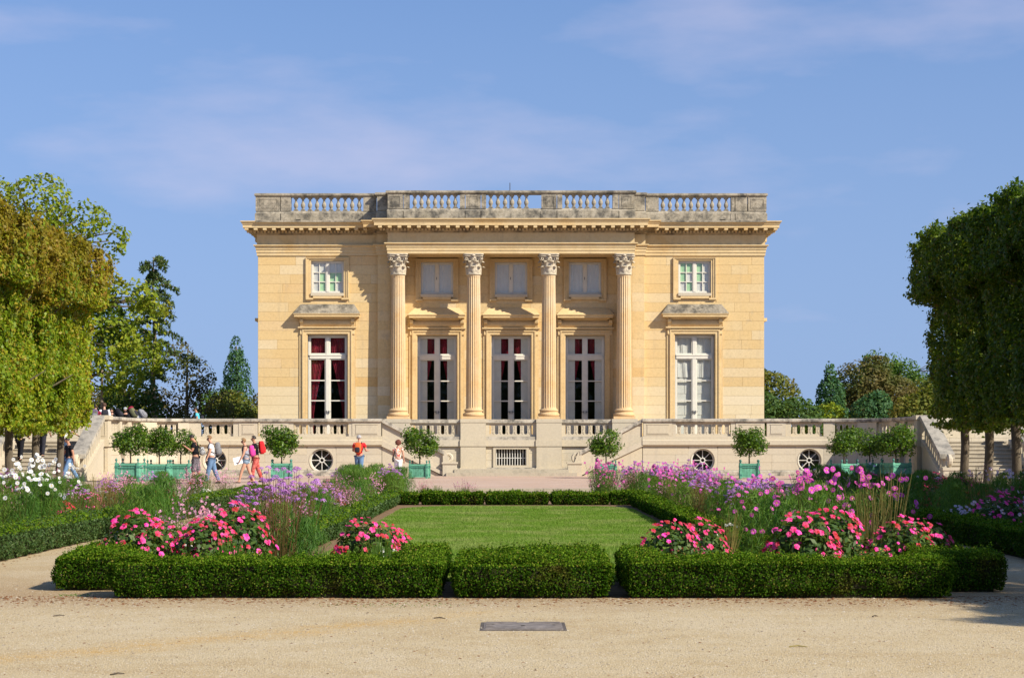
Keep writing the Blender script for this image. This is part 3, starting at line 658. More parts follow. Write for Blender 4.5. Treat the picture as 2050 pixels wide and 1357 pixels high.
# ---- columns
CZ0, CZ1 = 2.78, EZ
def column_meshes():
    nf = 20; sub = 5; n = nf*sub; zs = [3.26, 3.34, 4.8, 6.4, 8.0, 9.3, 9.42]; rs = [0.365, 0.35, 0.345, 0.335, 0.32, 0.305, 0.315]
    sh = MB(); vs_ = []; fs = []
    for j, (z, r_) in enumerate(zip(zs, rs)):
        for k in range(n):
            a = 2*math.pi*k/n; t = (k % sub)/sub; d = 0.0 if j in (0, len(zs)-1) else 0.034*math.sin(math.pi*min(1, t*1.25)) if t < 0.8 else 0.0
            vs_.append(((r_-d)*math.cos(a), (r_-d)*math.sin(a), z))
    for j in range(len(zs)-1):
        for k in range(n): fs.append((j*n+k, j*n+(k+1)%n, (j+1)*n+(k+1)%n, (j+1)*n+k))
    sh.add(vs_, fs)
    ba = MB(); ba.box(-0.50, 0.50, -0.50, 0.50, CZ0, CZ0+0.13)
    prof = [(0.47, 2.91)] + [(0.44+0.06*math.sin(t), 2.985-0.075*math.cos(t)) for t in np.linspace(0.2, math.pi-0.2, 7)] + [(0.42, 3.07), (0.40, 3.10), (0.41, 3.13)] + [(0.395+0.045*math.sin(t), 3.185-0.05*math.cos(t)) for t in np.linspace(0.2, math.pi-0.2, 6)] + [(0.37, 3.25), (0.365, 3.28)]
    ba.lathe(prof, n=32)
    ca = MB(); ca.lathe([(0.33, 9.42), (0.36, 9.45), (0.36, 9.49), (0.32, 9.52), (0.30, 9.75), (0.32, 10.0), (0.39, 10.18), (0.42, 10.25)], n=20)
    def leaf(a, r0, z0, h, w, curl):
        vs_ = []; u = Vector((math.cos(a), math.sin(a), 0)); v = Vector((-math.sin(a), math.cos(a), 0)); rows = 6
        for i in range(rows+1):
            t = i/rows; out = r0+0.03*t+curl*max(0, t-0.55)**1.6*3.2; z = z0+h*min(1, t*1.22)-(0.16*h*max(0, t-0.82)/0.18)
            ww = w*(0.8+0.4*math.sin(math.pi*min(1, t*1.15)))*(1 if t < 0.85 else 0.7)
            for q, dd in ((-1, -0.03), (-0.45, 0.015), (0, 0.035), (0.45, 0.015), (1, -0.03)):
                vs_.append(u*(out+dd)+v*(ww*q*0.5)+Vector((0, 0, z-(0.02 if abs(q) == 1 and i % 2 else 0))))
        fs = [(i*5+q, i*5+q+1, i*5+q+6, i*5+q+5) for i in range(rows) for q in range(4)]
        ca.add(vs_, fs)
    for k in range(8):
        leaf(2*math.pi*k/8, 0.325, 9.5, 0.34, 0.24, 0.17); leaf(2*math.pi*(k+0.5)/8, 0.325, 9.62, 0.46, 0.22, 0.20)
    for k in range(4):
        a = math.pi/4+k*math.pi/2; u = Vector((math.cos(a), math.sin(a), 0)); v = Vector((-math.sin(a), math.cos(a), 0))
        for sd in (-1, 1):
            pts = []; rad = []
            for i in range(15):
                t = i/14; ang = t*8.2+1.5; rr_ = 0.105*(1-0.72*t)
                pts.append(u*(0.485+rr_*math.cos(ang))+v*sd*0.045+Vector((0, 0, 10.17+rr_*math.sin(ang)))); rad.append(0.034-0.014*t)
            ca.tube([u*0.33+Vector((0, 0, 9.88))+v*sd*0.11, u*0.42+Vector((0, 0, 10.12))+v*sd*0.07] + pts, [0.025, 0.03]+rad, 6)
        b = k*math.pi/2; ub = Vector((math.cos(b), math.sin(b), 0)); vb = Vector((-math.sin(b), math.cos(b), 0))
        for sd in (-1, 1): ca.tube([ub*0.39+vb*sd*(0.06+0.05*math.cos(t))+Vector((0, 0, 10.13+0.05*math.sin(t))) for t in np.linspace(0, 5.5, 9)], 0.02, 5)
        ca.lathe([(0.0, -0.05), (0.075, -0.02), (0.085, 0.03), (0.03, 0.07), (0.0, 0.08)], tuple(ub*0.44+Vector((0, 0, 10.30))), 8)
    pts = []
    for k in range(4):
        a = math.pi/4+k*math.pi/2
        for d in (-0.09, 0.09): pts.append((0.60*math.cos(a+d), 0.60*math.sin(a+d)))
        b = a+math.pi/4
        for d in (-0.3, 0, 0.3): pts.append((0.425*math.cos(b+d)/math.cos(d)*1.0, 0.425*math.sin(b+d)/math.cos(d)))
    m_ = len(pts)
    for (z0, z1, s_) in ((10.25, 10.33, 0.96), (10.335, 10.398, 1.02)):
        ca.add([(x_*s_, y_*s_, z0) for x_, y_ in pts] + [(x_*s_, y_*s_, z1) for x_, y_ in pts], [tuple(range(m_-1,-1,-1)), tuple(range(m_, 2*m_))] + [(i, (i+1)%m_, (i+1)%m_+m_, i+m_) for i in range(m_)])
    return sh.mesh('shaft', M['column']), ba.mesh('base', M['column']), ca.mesh('capital', M['capital'], True)
sh_me, ba_me, ca_me = column_meshes()
COLX = (-5.22, -1.735, 1.745, 5.22); CY = 84.36
for cxx in COLX:
    loc = (cxx, CY-85.0, -PZ)
    c = link('column', sh_me, man, loc); link('column_base', ba_me, c); link('capital', ca_me, c)

# ---- roof balustrade
def z_(o): return o
bal = [(BX+x_, y_) for x_, y_ in [(-HW-0.08,108),(-HW-0.08,YS-0.06),(-6.25,YS-0.06),(-6.25,YR-0.06),(-5.7,YR-0.06),(-5.7,YF-0.06),(5.7,YF-0.06),(5.7,YR-0.06),(6.25,YR-0.06),(6.25,YS-0.06),(HW+0.08,YS-0.06),(HW+0.08,108)]]
MB().sweep(bal, [(0.0,11.96),(0.03,11.97),(0.03,12.36),(0.0,12.42),(-0.03,12.48),(-0.33,12.48),(-0.35,11.96)]).build('parapet_plinth', M['grey'], man)
MB().sweep(bal, [(-0.30,13.12),(0.0,13.12),(0.03,13.15),(0.075,13.19),(0.075,13.27),(0.03,13.30),(-0.35,13.315),(-0.38,13.2),(-0.30,13.12)]).build('parapet_rail', M['grey'], man)
def pedestal(xa, xb, yf, panel=True):
    mb = MB().box(BX+xa, BX+xb, yf-0.07, yf+0.28, 12.47, 13.13).box(BX+xa-0.03, BX+xb+0.03, yf-0.105, yf+0.3, 11.99, 12.35)
    if panel: ring(mb, BX+xa+0.12, BX+xb-0.12, 12.57, 13.05, 0.03, yf-0.085, yf-0.06); mb.box(BX+xa+0.18, BX+xb-0.18, yf-0.08, yf-0.06, 12.62, 13.0)
    mb.build('parapet_pedestal', M['grey'], man)
pedestal(-11.9, -10.75, YS); pedestal(-10.72, -10.26, YS, False); pedestal(-6.88, -6.28, YS, False)
pedestal(11.05, 11.9, YS); pedestal(10.26, 10.42, YS, False); pedestal(6.28, 6.88, YS, False); pedestal(10.45, 11.0, YS, False)
for s in (-1, 1): a, b = sorted((s*5.72, s*6.22)); pedestal(a, b, YR, False)
for xa, xb in ((-5.68,-4.98),(-2.1,-1.4),(1.4,2.1),(4.98,5.68)): pedestal(xa, xb, YF)
for xa, xb in ((-4.95,-4.68),(-2.36,-2.13),(-1.37,-1.15),(2.13,2.36),(4.68,4.95)): pedestal(xa, xb, YF, False)
bm = MB(); bm.box(-0.1, 0.1, -0.1, 0.1, 0.0, 0.07); bm.lathe([(0.075,0.07),(0.085,0.09),(0.055,0.12),(0.075,0.17),(0.105,0.25),(0.10,0.32),(0.06,0.42),(0.048,0.50),(0.05,0.54),(0.075,0.555),(0.075,0.58)], n=12); bm.box(-0.095, 0.095, -0.095, 0.095, 0.58, 0.645)
bal_me = bm.mesh('baluster', M['grey'], False)
for xa, xb, yf, n in ((-10.2,-6.92,YS,10), (6.92,10.2,YS,10), (-4.6,-2.42,YF,7), (-1.1,0.87,YF,6), (2.42,4.6,YF,7)):
    for k in range(n):
        link('baluster', bal_me, man, (xa+(xb-xa)*(k+0.5)/n, yf+0.10-85.0, 12.478-PZ), (0, 0, random.uniform(-0.1, 0.1)))
link('lightning_rod', MB().tube([(0,0,0),(0,0,3.0)], [0.035,0.02], 6).mesh('lightning_rod', M['rod']), man, (-0.05, 8.0, 11.95-PZ))
MB().box(BX-10.0, BX-9.8, YS-0.11, YS-0.02, 12.0, 12.08).build('rain_spout', M['dark'], man)
MB().box(BX+9.75, BX+9.97, YS-0.11, YS-0.02, 12.0, 12.08).build('rain_spout', M['dark'], man)
# ------------------------------------------------------------------ terrace
ter = thing('terrace', 'pale stone terrace with pierced balustrade, round cellar windows and double stair', 'terrace', (0, 82.0, PZ))
TY = 82.0; TT = 2.77                        # wall face, top of the balustrade
def arc_line(m):
    pts = [(m*5.85, TY), (m*14.0, TY)]
    for k in range(1, 9):
        a = math.pi/2*k/8; pts.append((m*(14.0+2.6*math.sin(a)), TY-2.6*(1-math.cos(a))))
    pts.append((m*16.6, 74.6)); return pts
SLOT_P = 0.315
def pierced_mesh(name, depth=0.13, hgt=0.62, mats=None):
    """one scroll-carved upright between two rounded slots"""
    p, w = SLOT_P, 0.15; zb, zt = 0.10, hgt-0.10; r_ = w/2; out = []
    out += [(-p/2, 0.0), (p/2, 0.0)]
    out += [(p/2 - r_*math.sin(t), zb+r_-r_*math.cos(t)) for t in np.linspace(0, math.pi/2, 6)]
    out += [(p/2 - r_*math.cos(t), zt-r_+r_*math.sin(t)) for t in np.linspace(0, math.pi/2, 6)]
    out += [(p/2, hgt), (-p/2, hgt)]
    out += [(-x_, z) for x_, z in out[::-1] if 0 < z < hgt]
    seen = []
    for q in out:
        if not seen or (abs(q[0]-seen[-1][0])+abs(q[1]-seen[-1][1])) > 1e-6: seen.append(q)
    mb = MB(); mb.prism(seen, 0.0, depth)
    for z0, sg in ((0.18, 1), (0.33, -1), (0.46, 1)):
        mb.tube([(sg*(0.03*math.cos(t)), -0.004, z0+0.055*math.sin(t)*0.9) for t in np.linspace(-1.6, 3.6, 8)], 0.013, 4)
    mb.tube([(0.035, -0.004, 0.10), (-0.03, -0.004, 0.25), (0.03, -0.004, 0.40), (-0.035, -0.004, 0.53)], 0.011, 4)
    return mb.mesh(name, mats or M['pale'])
up_me = pierced_mesh('upright')
def place(me, name, x_, y_, z, ang, parent=ter): return link(name, me, parent, (x_, y_-82.0, z-PZ), (0, 0, ang))
def balustrade_run(p0, p1, z=1.98, parent=ter):
    """uprights from p0 to p1 (plan points, seen from the outside left to right)"""
    a, b = Vector(p0), Vector(p1); L_ = (b-a).length; n = max(1, round(L_/SLOT_P)); d = (b-a)/n; ang = math.atan2(d.y, d.x)
    nrm = Vector((d.y, -d.x)).normalized()
    for k in range(n):
        c = a+d*(k+0.5)-nrm*0.10; o = place(up_me, 'baluster', c.x, c.y, z, ang, parent); o.scale = (d.length/SLOT_P, 1, 1)
def slab(p0, p1, z0, z1, out, depth, name, mat_='pale', panel=None, parent=ter):
    a, b = Vector(p0), Vector(p1); d = (b-a).normalized(); nrm = Vector((d.y, -d.x)); L_ = (b-a).length
    def F(u, w, z): q = a+d*u+nrm*w; return (q.x, q.y, z)
    mb = MB()
    def bx(u0, u1, w0, w1, z0, z1):
        k = [F(u, w, z) for z in (z0, z1) for u, w in ((u0, w1), (u1, w1), (u1, w0), (u0, w0))]
        mb.add(k, [(0,3,2,1),(4,5,6,7),(0,1,5,4),(1,2,6,5),(2,3,7,6),(3,0,4,7)])
    bx(0.003, L_-0.003, out-depth, out, z0, z1)
    if panel and L_ > 0.7:
        g = 0.14
        for q in ((g, L_-g, z0+0.08, z0+0.10), (g, L_-g, z1-0.10, z1-0.08)): bx(q[0], q[1], out, out+0.02, q[2], q[3])
        bx(g+0.03, L_-g-0.03, out, out+0.018, z0+0.12, z1-0.12)
    return mb.build(name, M[mat_], parent)
def oculus(cx, cy, cz, ang, ro=0.56, ri=0.50, half=0.66, zlo=0.46, zhi=1.525, spokes=True):
    """round cellar window in a square of masonry: stone panel with a round hole, splayed reveal, frame, spokes"""
    n = 40; mb = MB(); ca, sa = math.cos(ang), math.sin(ang)
    def F(u, w, z): return (cx+u*ca+w*sa, cy+u*sa-w*ca, z)          # w = outwards
    circ = [(math.cos(2*math.pi*k/n), math.sin(2*math.pi*k/n)) for k in range(n)]
    def sq(c, s):
        hx = half; hz0, hz1 = cz-zlo, zhi-cz; t = min(hx/abs(c) if abs(c) > 1e-6 else 9e9, (hz1 if s > 0 else hz0)/abs(s) if abs(s) > 1e-6 else 9e9)
        return (c*t, s*t)
    outer = [F(sq(c, s)[0], 0.0, cz+sq(c, s)[1]) for c, s in circ]; rim = [F(c*ro, 0.0, cz+s*ro) for c, s in circ]
    rim2 = [F(c*ro, 0.015, cz+s*ro) for c, s in circ]; rim3 = [F(c*(ro-0.03), 0.015, cz+s*(ro-0.03)) for c, s in circ]; deep = [F(c*ri, -0.24, cz+s*ri) for c, s in circ]
    allv = outer+rim+rim2+rim3+deep; fs = []
    for l in range(4):
        for k in range(n): fs.append((l*n+k, l*n+(k+1)%n, (l+1)*n+(k+1)%n, (l+1)*n+k))
    mb.add(allv, fs); w = mb.build('cellar_window', M['pale'], ter)
    fr = MB()
    def circle_tube(r_, rad): fr.tube([F(r_*math.cos(t), -0.20, cz+r_*math.sin(t)) for t in np.linspace(0, 2*math.pi, 33)], rad, 6)
    circle_tube(ri-0.01, 0.03); circle_tube(0.10, 0.028)
    for k in range(8):
        c, s = math.cos(math.pi/4*k), math.sin(math.pi/4*k); fr.tube([F(0.10*c, -0.20, cz+0.10*s), F(ri*c, -0.20, cz+ri*s)], 0.02, 5)
    fr.build('spoked_frame', M['iron'], w, root=ter)
    g = MB(); g.add([F(0.49*c, -0.22, cz+0.49*s) for c, s in circ], [tuple(range(n))]); g.build('pane', M['glass'], w, root=ter)
    b = MB(); b.add([F(0.52*c, -0.42, cz+0.52*s) for c, s in circ], [tuple(range(n))]); b.build('dark_recess', M['dark'], w, root=ter)

LZ = 1.53
for m in (-1, 1):
    ln = arc_line(m)
    if m < 0: ln = ln[::-1]
    # carried mouldings
    MB().sweep(ln, [(-0.3,PZ),(0.10,PZ),(0.10,0.40),(0.06,0.45),(-0.02,0.45)]).build('plinth', M['coping'], ter)
    MB().sweep(ln, [(-0.1,1.50),(0.04,1.53),(0.10,1.57),(0.13,1.60),(0.13,1.80),(0.10,1.82),(0.02,1.83),(0.02,1.98),(-0.02,1.985),(-0.25,1.985)]).build('string_course', M['pale'], ter)
    MB().sweep(ln, [(-0.28,2.59),(0.02,2.59),(0.05,2.63),(0.10,2.65),(0.10,2.74),(0.07,2.77),(-0.30,2.78),(-0.33,2.62),(-0.28,2.59)]).build('handrail', M['coping'], ter)
    MB().sweep(ln, [(-0.5,0.2),(-0.5,1.7)]).build('backing_wall', M['pale'], ter)
    def X(a, b): return sorted((m*a, m*b))
    # masonry below the string course
    rnd = random.Random(20+m)
    stone_blocks(*X(5.87, 14.0), 0.45, LZ-0.02, TY, [(m*8.58-0.66, m*8.58+0.66, 0, 2), (m*13.38-0.62, m*13.38+0.62, 0, 2)], ter, course=0.36, lmin=0.9, lmax=1.6, mat_='pale', depth=0.3, rnd=rnd)
    oculus(m*8.58, TY, 0.90, 0.0); oculus(m*13.38, TY, 0.90, 0.0, half=0.62)
    # arc and return wall
    segs = list(zip(ln, ln[1:]))
    for (p, q) in segs:
        if abs(p[1]-TY) < 1e-6 and abs(q[1]-TY) < 1e-6: continue
        L_ = math.dist(p, q); ang = math.atan2(q[1]-p[1], q[0]-p[0]); mid = ((p[0]+q[0])/2, (p[1]+q[1])/2)
        fr_ = lambda u, w, z, p=p, ang=ang: (p[0]+u*math.cos(ang)-(w)*math.sin(ang)*1.0, p[1]+u*math.sin(ang)+w*math.cos(ang), z)
        holes = []
        if L_ > 3:
            uc = L_*0.62 if m < 0 else L_*0.38
            cxx, cyy, _ = fr_(uc, 0, 0); oculus(cxx, cyy, 0.90, ang, half=0.60); holes = [(uc-0.60, uc+0.60, 0, 2)]
        stone_blocks(0.0, L_, 0.45, LZ-0.02, 0.0, holes, ter, course=0.36, lmin=0.8, lmax=1.4, mat_='pale', depth=0.3, frame=fr_, rnd=rnd)
    # balustrade zone: blind piers and pierced runs
    def pier(a, b, out=0.0, panel=True): a, b = X(a, b); slab((a, TY), (b, TY), 1.985, 2.60, out, 0.28, 'pier', 'pale', panel)
    pier(5.90, 7.2, 0.02); pier(9.83, 10.05, 0.0, False); pier(10.05, 11.35, 0.02); pier(11.45, 12.30, 0.02); pier(12.30, 12.55, 0.0, False); pier(7.2, 7.36, 0.0, False)
    a, b = X(7.36, 9.83); balustrade_run((a, TY), (b, TY)); a, b = X(12.55, 13.95); balustrade_run((a, TY), (b, TY))
    arc = [p for p in ln if not (abs(p[1]-TY) < 1e-6 and abs(p[0]) < 13.9)]
    for i, (p, q) in enumerate(zip(arc, arc[1:])):
        L_ = math.dist(p, q)
        if L_ > 3:
            P_, Q_ = Vector(p), Vector(q); t = lambda u: tuple(P_+(Q_-P_)*u)
            cuts = [0, 0.14, 0.52, 0.60, 0.86, 1.0] if m < 0 else [0, 0.14, 0.40, 0.48, 0.86, 1.0]
            for k, kind in enumerate('pbpbp'):
                (slab(t(cuts[k]), t(cuts[k+1]), 1.985, 2.60, 0.02, 0.28, 'pier', 'pale', True) if kind == 'p' else balustrade_run(t(cuts[k]), t(cuts[k+1])))
        elif i % 4 in (1, 2): balustrade_run(p, q)
        else: slab(p, q, 1.985, 2.60, 0.02, 0.28, 'pier', 'pale', False)
    # end pier at the head of the side stair
    x0, x1 = X(16.42, 17.05); e = MB().box(x0, x1, 74.0, 74.6, PZ, 2.62).box(x0-0.06, x1+0.06, 73.94, 74.66, 2.62, 2.80).box(x0-0.05, x1+0.05, 73.95, 74.65, PZ, 0.45).box(x0-0.06, x1+0.06, 73.94, 74.66, 1.53, 1.80)
    ring(e, x0+0.1, x1-0.1, 1.95, 2.52, 0.03, 73.985, 74.0); ring(e, x0+0.1, x1-0.1, 0.55, 1.45, 0.03, 73.985, 74.0); e.build('end_pier', M['pale'], ter)

# centre: pedestals under the columns, balustrade between them, barred cellar window
def cpier(a, b): return MB().box(a, b, 83.55, 84.9, PZ, 2.775).box(a-0.03, b+0.03, 83.52, 84.85, 1.53, 1.82).box(a-0.04, b+0.04, 83.50, 84.85, PZ, 0.55).box(a-0.01, b+0.01, 83.53, 84.85, 2.62, 2.785).build('pedestal', M['pale'], ter)
for cxx in COLX: cpier(BX+cxx-0.58, BX+cxx+0.58)
for a, b in ((-4.64,-2.315),(-1.155,1.165),(2.325,4.64)):
    a += BX; b += BX
    MB().box(a+0.003, b-0.003, 83.66, 83.95, 2.60, 2.765).box(a+0.003, b-0.003, 83.60, 84.0, 1.82, 1.98).build('handrail', M['coping'], ter)
    MB().box(a+0.003, b-0.003, 83.58, 84.0, 1.53, 1.82).build('string_course', M['pale'], ter)
    w = 0.16; MB().box(a+0.004, a+w, 83.74, 83.9, 1.98, 2.60).build('half_pier', M['pale'], ter); MB().box(b-w, b-0.004, 83.74, 83.9, 1.98, 2.60).build('half_pier', M['pale'], ter)
    balustrade_run((a+w, 83.66), (b-w, 83.66))
wx0, wx1, wz0, wz1 = BX-0.70, BX+0.70, 0.55, 1.40
for a, b in ((-4.64,-2.315),(2.325,4.64)): stone_blocks(BX+a+0.003, BX+b-0.003, 0.55, 1.53, 83.7, [], ter, course=0.33, lmin=0.8, lmax=1.3, mat_='pale', depth=0.3)
stone_blocks(BX-1.155, BX+1.165, 0.55, 1.53, 83.7, [(wx0-0.12, wx1+0.12, 0.5, wz1+0.10)], ter, course=0.33, lmin=0.6, lmax=1.2, mat_='pale', depth=0.3)
f = MB(); ring(f, wx0-0.12, wx1+0.12, wz0-0.01, wz1+0.12, 0.12, 83.64, 84.0, True); f.build('grille_surround', M['pale'], ter)
g = MB()
for k in range(12): g.tube([(wx0+0.03+(wx1-wx0-0.06)*k/11, 83.80, wz0+0.1), (wx0+0.03+(wx1-wx0-0.06)*k/11, 83.80, wz1)], 0.019, 6)
g.box(wx0, wx1, 83.79, 83.81, 0.98, 1.01); g.build('window_grille', M['iron'], ter)
MB().box(wx0-0.1, wx1+0.1, 84.2, 84.25, 0.4, 1.53).build('dark_recess', M['dark'], ter)
MB().box(BX-4.7, BX+4.7, 83.60, 83.99, PZ, 0.55).build('plinth', M['coping'], ter)
MB().box(-2.95, 2.9, 81.35, 83.58, PZ-0.01, PZ+0.15).build('step', M['step'], ter); MB().box(-2.6, 2.55, 81.75, 83.58, PZ+0.15, PZ+0.30).build('step', M['step'], ter)
# double stair descending towards the middle
for m in (-1, 1):
    x_top, x_bot = 5.85, 2.95; n = 10
    for k in range(n):
        a = x_bot+(x_top-x_bot)*k/n; x0, x1 = sorted((m*a, m*(x_top))); za, zb = PZ+(TZ-PZ)*k/n+0.0, PZ+(TZ-PZ)*(k+1)/n
        MB().box(x0, x1, 82.26, 83.56, za, zb).build('step', M['step'], ter)
    sl = (TT-1.55)/(x_top-x_bot)
    def Z(x_, z_top): return z_top-(x_top-x_)*0.52
    def band(z0, z1, y0, y1, name, mat_, xa=x_bot+0.1, xb=x_top+0.02):
        MB().prism([(m*xa, max(PZ, Z(xa, z0))), (m*xb, Z(xb, z0)), (m*xb, Z(xb, z1)), (m*xa, Z(xa, z1))], y0, y1).build(name, M[mat_], ter)
    band(2.60, 2.77, 81.95, 82.33, 'handrail', 'coping'); band(1.80, 1.98, 82.0, 82.27, 'rail_base', 'pale'); band(1.53, 1.81, 81.90, 82.27, 'string_course', 'pale')
    # panel between the rails with scroll uprights, solid wall under the string
    band(1.97, 2.61, 82.08, 82.2, 'stair_panel', 'pale', x_bot+0.1, 3.6); band(1.97, 2.61, 82.08, 82.2, 'stair_panel', 'pale', 4.95, x_top)
    for k in range(5):
        a = 3.6+1.35*k/5; b = a+0.14
        MB().prism([(m*a, Z(a, 1.97)), (m*b, Z(b, 1.97)), (m*b, Z(b, 2.61)), (m*a, Z(a, 2.61))], 82.07, 82.2).build('baluster', M['pale'], ter)
    MB().prism([(m*3.9, PZ), (m*x_top, PZ), (m*x_top, 1.54), (m*3.15, max(PZ, Z(3.15, 1.54))), (m*3.15, PZ)], 82.0, 82.25).build('stair_wall', M['pale'], ter)
    # newel with scroll volute
    x0, x1 = sorted((m*2.50, m*3.12)); nw = MB().box(x0, x1, 81.80, 82.42, PZ, 0.80).box(x0-0.04, x1+0.04, 81.76, 82.46, 0.74, 0.82)
    nw.build('newel', M['pale'], ter)
    v = MB(); xc = m*2.88
    v.tube([(xc+m*(0.02-0.0*t)+0.17*(1-0.1*t)*math.cos(t)*m*-1, 82.1, 1.03+0.17*(1-0.1*t)*math.sin(t)) for t in np.linspace(-1.2, 6.5, 22)], [0.085-0.002*k for k in range(22)], 6)
    v.prism([(m*2.80, 0.82), (m*3.12, 0.82), (m*3.12, 1.38), (m*2.98, 1.30)], 81.97, 82.25); v.build('scroll', M['pale'], ter, smooth=False)
# floors
def floor(pts, name='terrace_floor'):
    n = len(pts); MB().add([(x_, y_, TZ) for x_, y_ in pts]+[(x_, y_, TZ-0.12) for x_, y_ in pts], [tuple(range(n))]+[(i, i+n, (i+1)%n+n, (i+1)%n) for i in range(n)]).build(name, M['step'], ter)
floor([(-5.84,82.2),(-5.84,83.57),(-4.62,83.57),(-4.62,84.0),(4.62,84.0),(4.62,83.57),(5.84,83.57),(5.84,82.2),(13.9,82.2),(15.5,81.8),(16.4,80.5),(16.5,74.6),(20.3,74.6),(24,80.4),(24,112),(-24,112),(-24,80.4),(-20.3,74.6),(-16.5,74.6),(-16.4,80.5),(-15.5,81.8),(-13.9,82.2)])

# side stairs, each with its sloping parapets and back wall
def side_stair(m, label):
    t = thing('stone_staircase', label, 'staircase', (m*18.6, 71.0, PZ))
    n = 10; y0, y1 = 70.6, 74.55; x0, x1 = sorted((m*17.08, m*20.1))
    for k in range(n):
        ya = y0+(y1-y0)*k/n; za, zb = PZ+(TZ-PZ)*k/n, PZ+(TZ-PZ)*(k+1)/n
        MB().box(x0, x1, ya, y1, za, zb-0.045).box(x0, x1, ya-0.035, y1, zb-0.045, zb).build('step', M['step'], t)
    for xa, xb, nm in ((16.55, 17.07, 'parapet'), (20.1, 20.6, 'parapet')):
        a, b = sorted((m*xa, m*xb))
        def pr(z0a, z0b, z1a, z1b, ins, name, mat_):
            MB().add([(a+ins, 70.5, z0a), (b-ins, 70.5, z0a), (b-ins, 73.93, z0b), (a+ins, 73.93, z0b), (a+ins, 70.5, z1a), (b-ins, 70.5, z1a), (b-ins, 73.93, z1b), (a+ins, 73.93, z1b)],
                     [(0,3,2,1),(4,5,6,7),(0,1,5,4),(1,2,6,5),(2,3,7,6),(3,0,4,7)]).build(name, M[mat_], t)
        pr(PZ, PZ, 0.20, 1.53, 0.04, 'stair_wall', 'pale'); pr(0.21, 1.54, 0.45, 1.82, 0.0, 'string_course', 'pale'); pr(1.06, 2.60, 1.24, 2.79, -0.03, 'handrail', 'coping')
        for k in range(9):
            ya = 70.75+k*0.355; zz = lambda y_: (y_-70.5)/3.43
            MB().add([(a+0.12, ya, 0.44+1.37*zz(ya)), (b-0.12, ya, 0.44+1.37*zz(ya)), (b-0.12, ya+0.17, 0.44+1.37*zz(ya+0.17)), (a+0.12, ya+0.17, 0.44+1.37*zz(ya+0.17)),
                      (a+0.12, ya, 1.07+1.54*zz(ya)), (b-0.12, ya, 1.07+1.54*zz(ya)), (b-0.12, ya+0.17, 1.07+1.54*zz(ya+0.17)), (a+0.12, ya+0.17, 1.07+1.54*zz(ya+0.17))],
                     [(0,3,2,1),(4,5,6,7),(0,1,5,4),(1,2,6,5),(2,3,7,6),(3,0,4,7)]).build('baluster', M['pale'], t)
        nw = MB().box(a-0.02, b+0.02, 69.95, 70.5, PZ, 0.62).box(a-0.05, b+0.05, 69.92, 70.53, 0.62, 0.72)
        nw.tube([((a+b)/2, 70.2+0.2*math.cos(q)*(1-q*0.08), 0.98+0.2*math.sin(q)*(1-q*0.08)) for q in np.linspace(-1.5, 5.5, 16)], 0.10, 6); nw.build('newel', M['pale'], t)
    return t
st_l = side_stair(-1, 'sunlit stone staircase with visitors climbing it, beside lime trunks')
st_r = side_stair(1, 'empty shaded stone staircase behind dark lime trunks')
for m, lab in ((-1, 'pale stone wall with weathered coping behind the busy staircase'), (1, 'pale stone wall with weathered coping behind the empty staircase')):
    w = thing('garden_wall', lab, 'wall', (m*21.2, 80.0, PZ)); a, b = sorted((m*18.3, m*24.0))
    MB().box(a+0.03, b-0.03, 80.12, 80.4, PZ, 2.6).build('backing', M['pale'], w)
    stone_blocks(a, b, TZ-0.2, 2.6, 80.1, [], w, course=0.35, lmin=0.9, lmax=1.5, mat_='pale', depth=0.1)
    MB().box(a-0.06, b, 80.0, 80.46, 2.6, 2.78).build('coping', M['coping'], w)
# ------------------------------------------------------------------ lawn, soil, hedges
LW = 2.80
lawn_pts = [(-LW,21.3),(LW+0.1,21.3),(LW+0.1,44.2)] + [(LW+0.1-1.6*(1-math.cos(t)), 44.2+2.4*math.sin(t)) for t in np.linspace(0.2, math.pi/2, 6)] + [(-LW+1.6*(1-math.sin(t)), 44.2+2.4*math.cos(t)) for t in np.linspace(0.0, math.pi/2-0.2, 6)] + [(-LW,44.2)]
sheet('flower_bed_soil', [(-4.2,19.1),(4.45,19.1),(4.45,20.1),(5.15,20.1),(5.1,53.5),(-5.0,53.5),(-5.0,20.2),(-4.2,20.2)], 0.004, M['soil'])
sheet('border_soil_west', [(-14.2,24.2),(-7.1,24.2),(-7.1,53.5),(-14.2,53.5)], 0.004, M['soil'])
sheet('border_soil_east', [(7.2,23.0),(14.2,23.0),(14.2,53.5),(7.2,53.5)], 0.004, M['soil'])
lawn = sheet('lawn', lawn_pts, 0.025, M['turf'], thick=0.02)
def in_poly(x_, y_, poly):
    x_ = np.asarray(x_); y_ = np.asarray(y_); c = np.zeros(len(x_), bool); j = len(poly)-1
    for i in range(len(poly)):
        xi, yi = poly[i]; xj, yj = poly[j]
        c ^= ((yi > y_) != (yj > y_)) & (x_ < (xj-xi)*(y_-yi)/(yj-yi+1e-12)+xi); j = i
    return c
n = 230000; gx = rng.uniform(-LW, LW+0.1, n); gy = 21.3+(26.0)*rng.uniform(0, 1, n)**1.35
k = in_poly(gx, gy, lawn_pts); gx, gy = gx[k], gy[k]; n = len(gx)
P = np.stack([gx, gy, np.full(n, 0.023)], 1); sz = (gy/26.0)
hgt = 0.028*sz**0.4*rng.uniform(0.6, 1.3, n); a = rng.uniform(0, 6.28, n); w = 0.0045*sz*rng.uniform(0.8, 1.4, n)
T = np.stack([np.cos(a), np.sin(a), np.zeros(n)], 1)*w[:,None]; tip = P+np.stack([rng.normal(0, 0.014, n), rng.normal(0, 0.014, n), hgt], 1)
V = np.stack([P-T, P+T, tip], 1).reshape(-1,3)
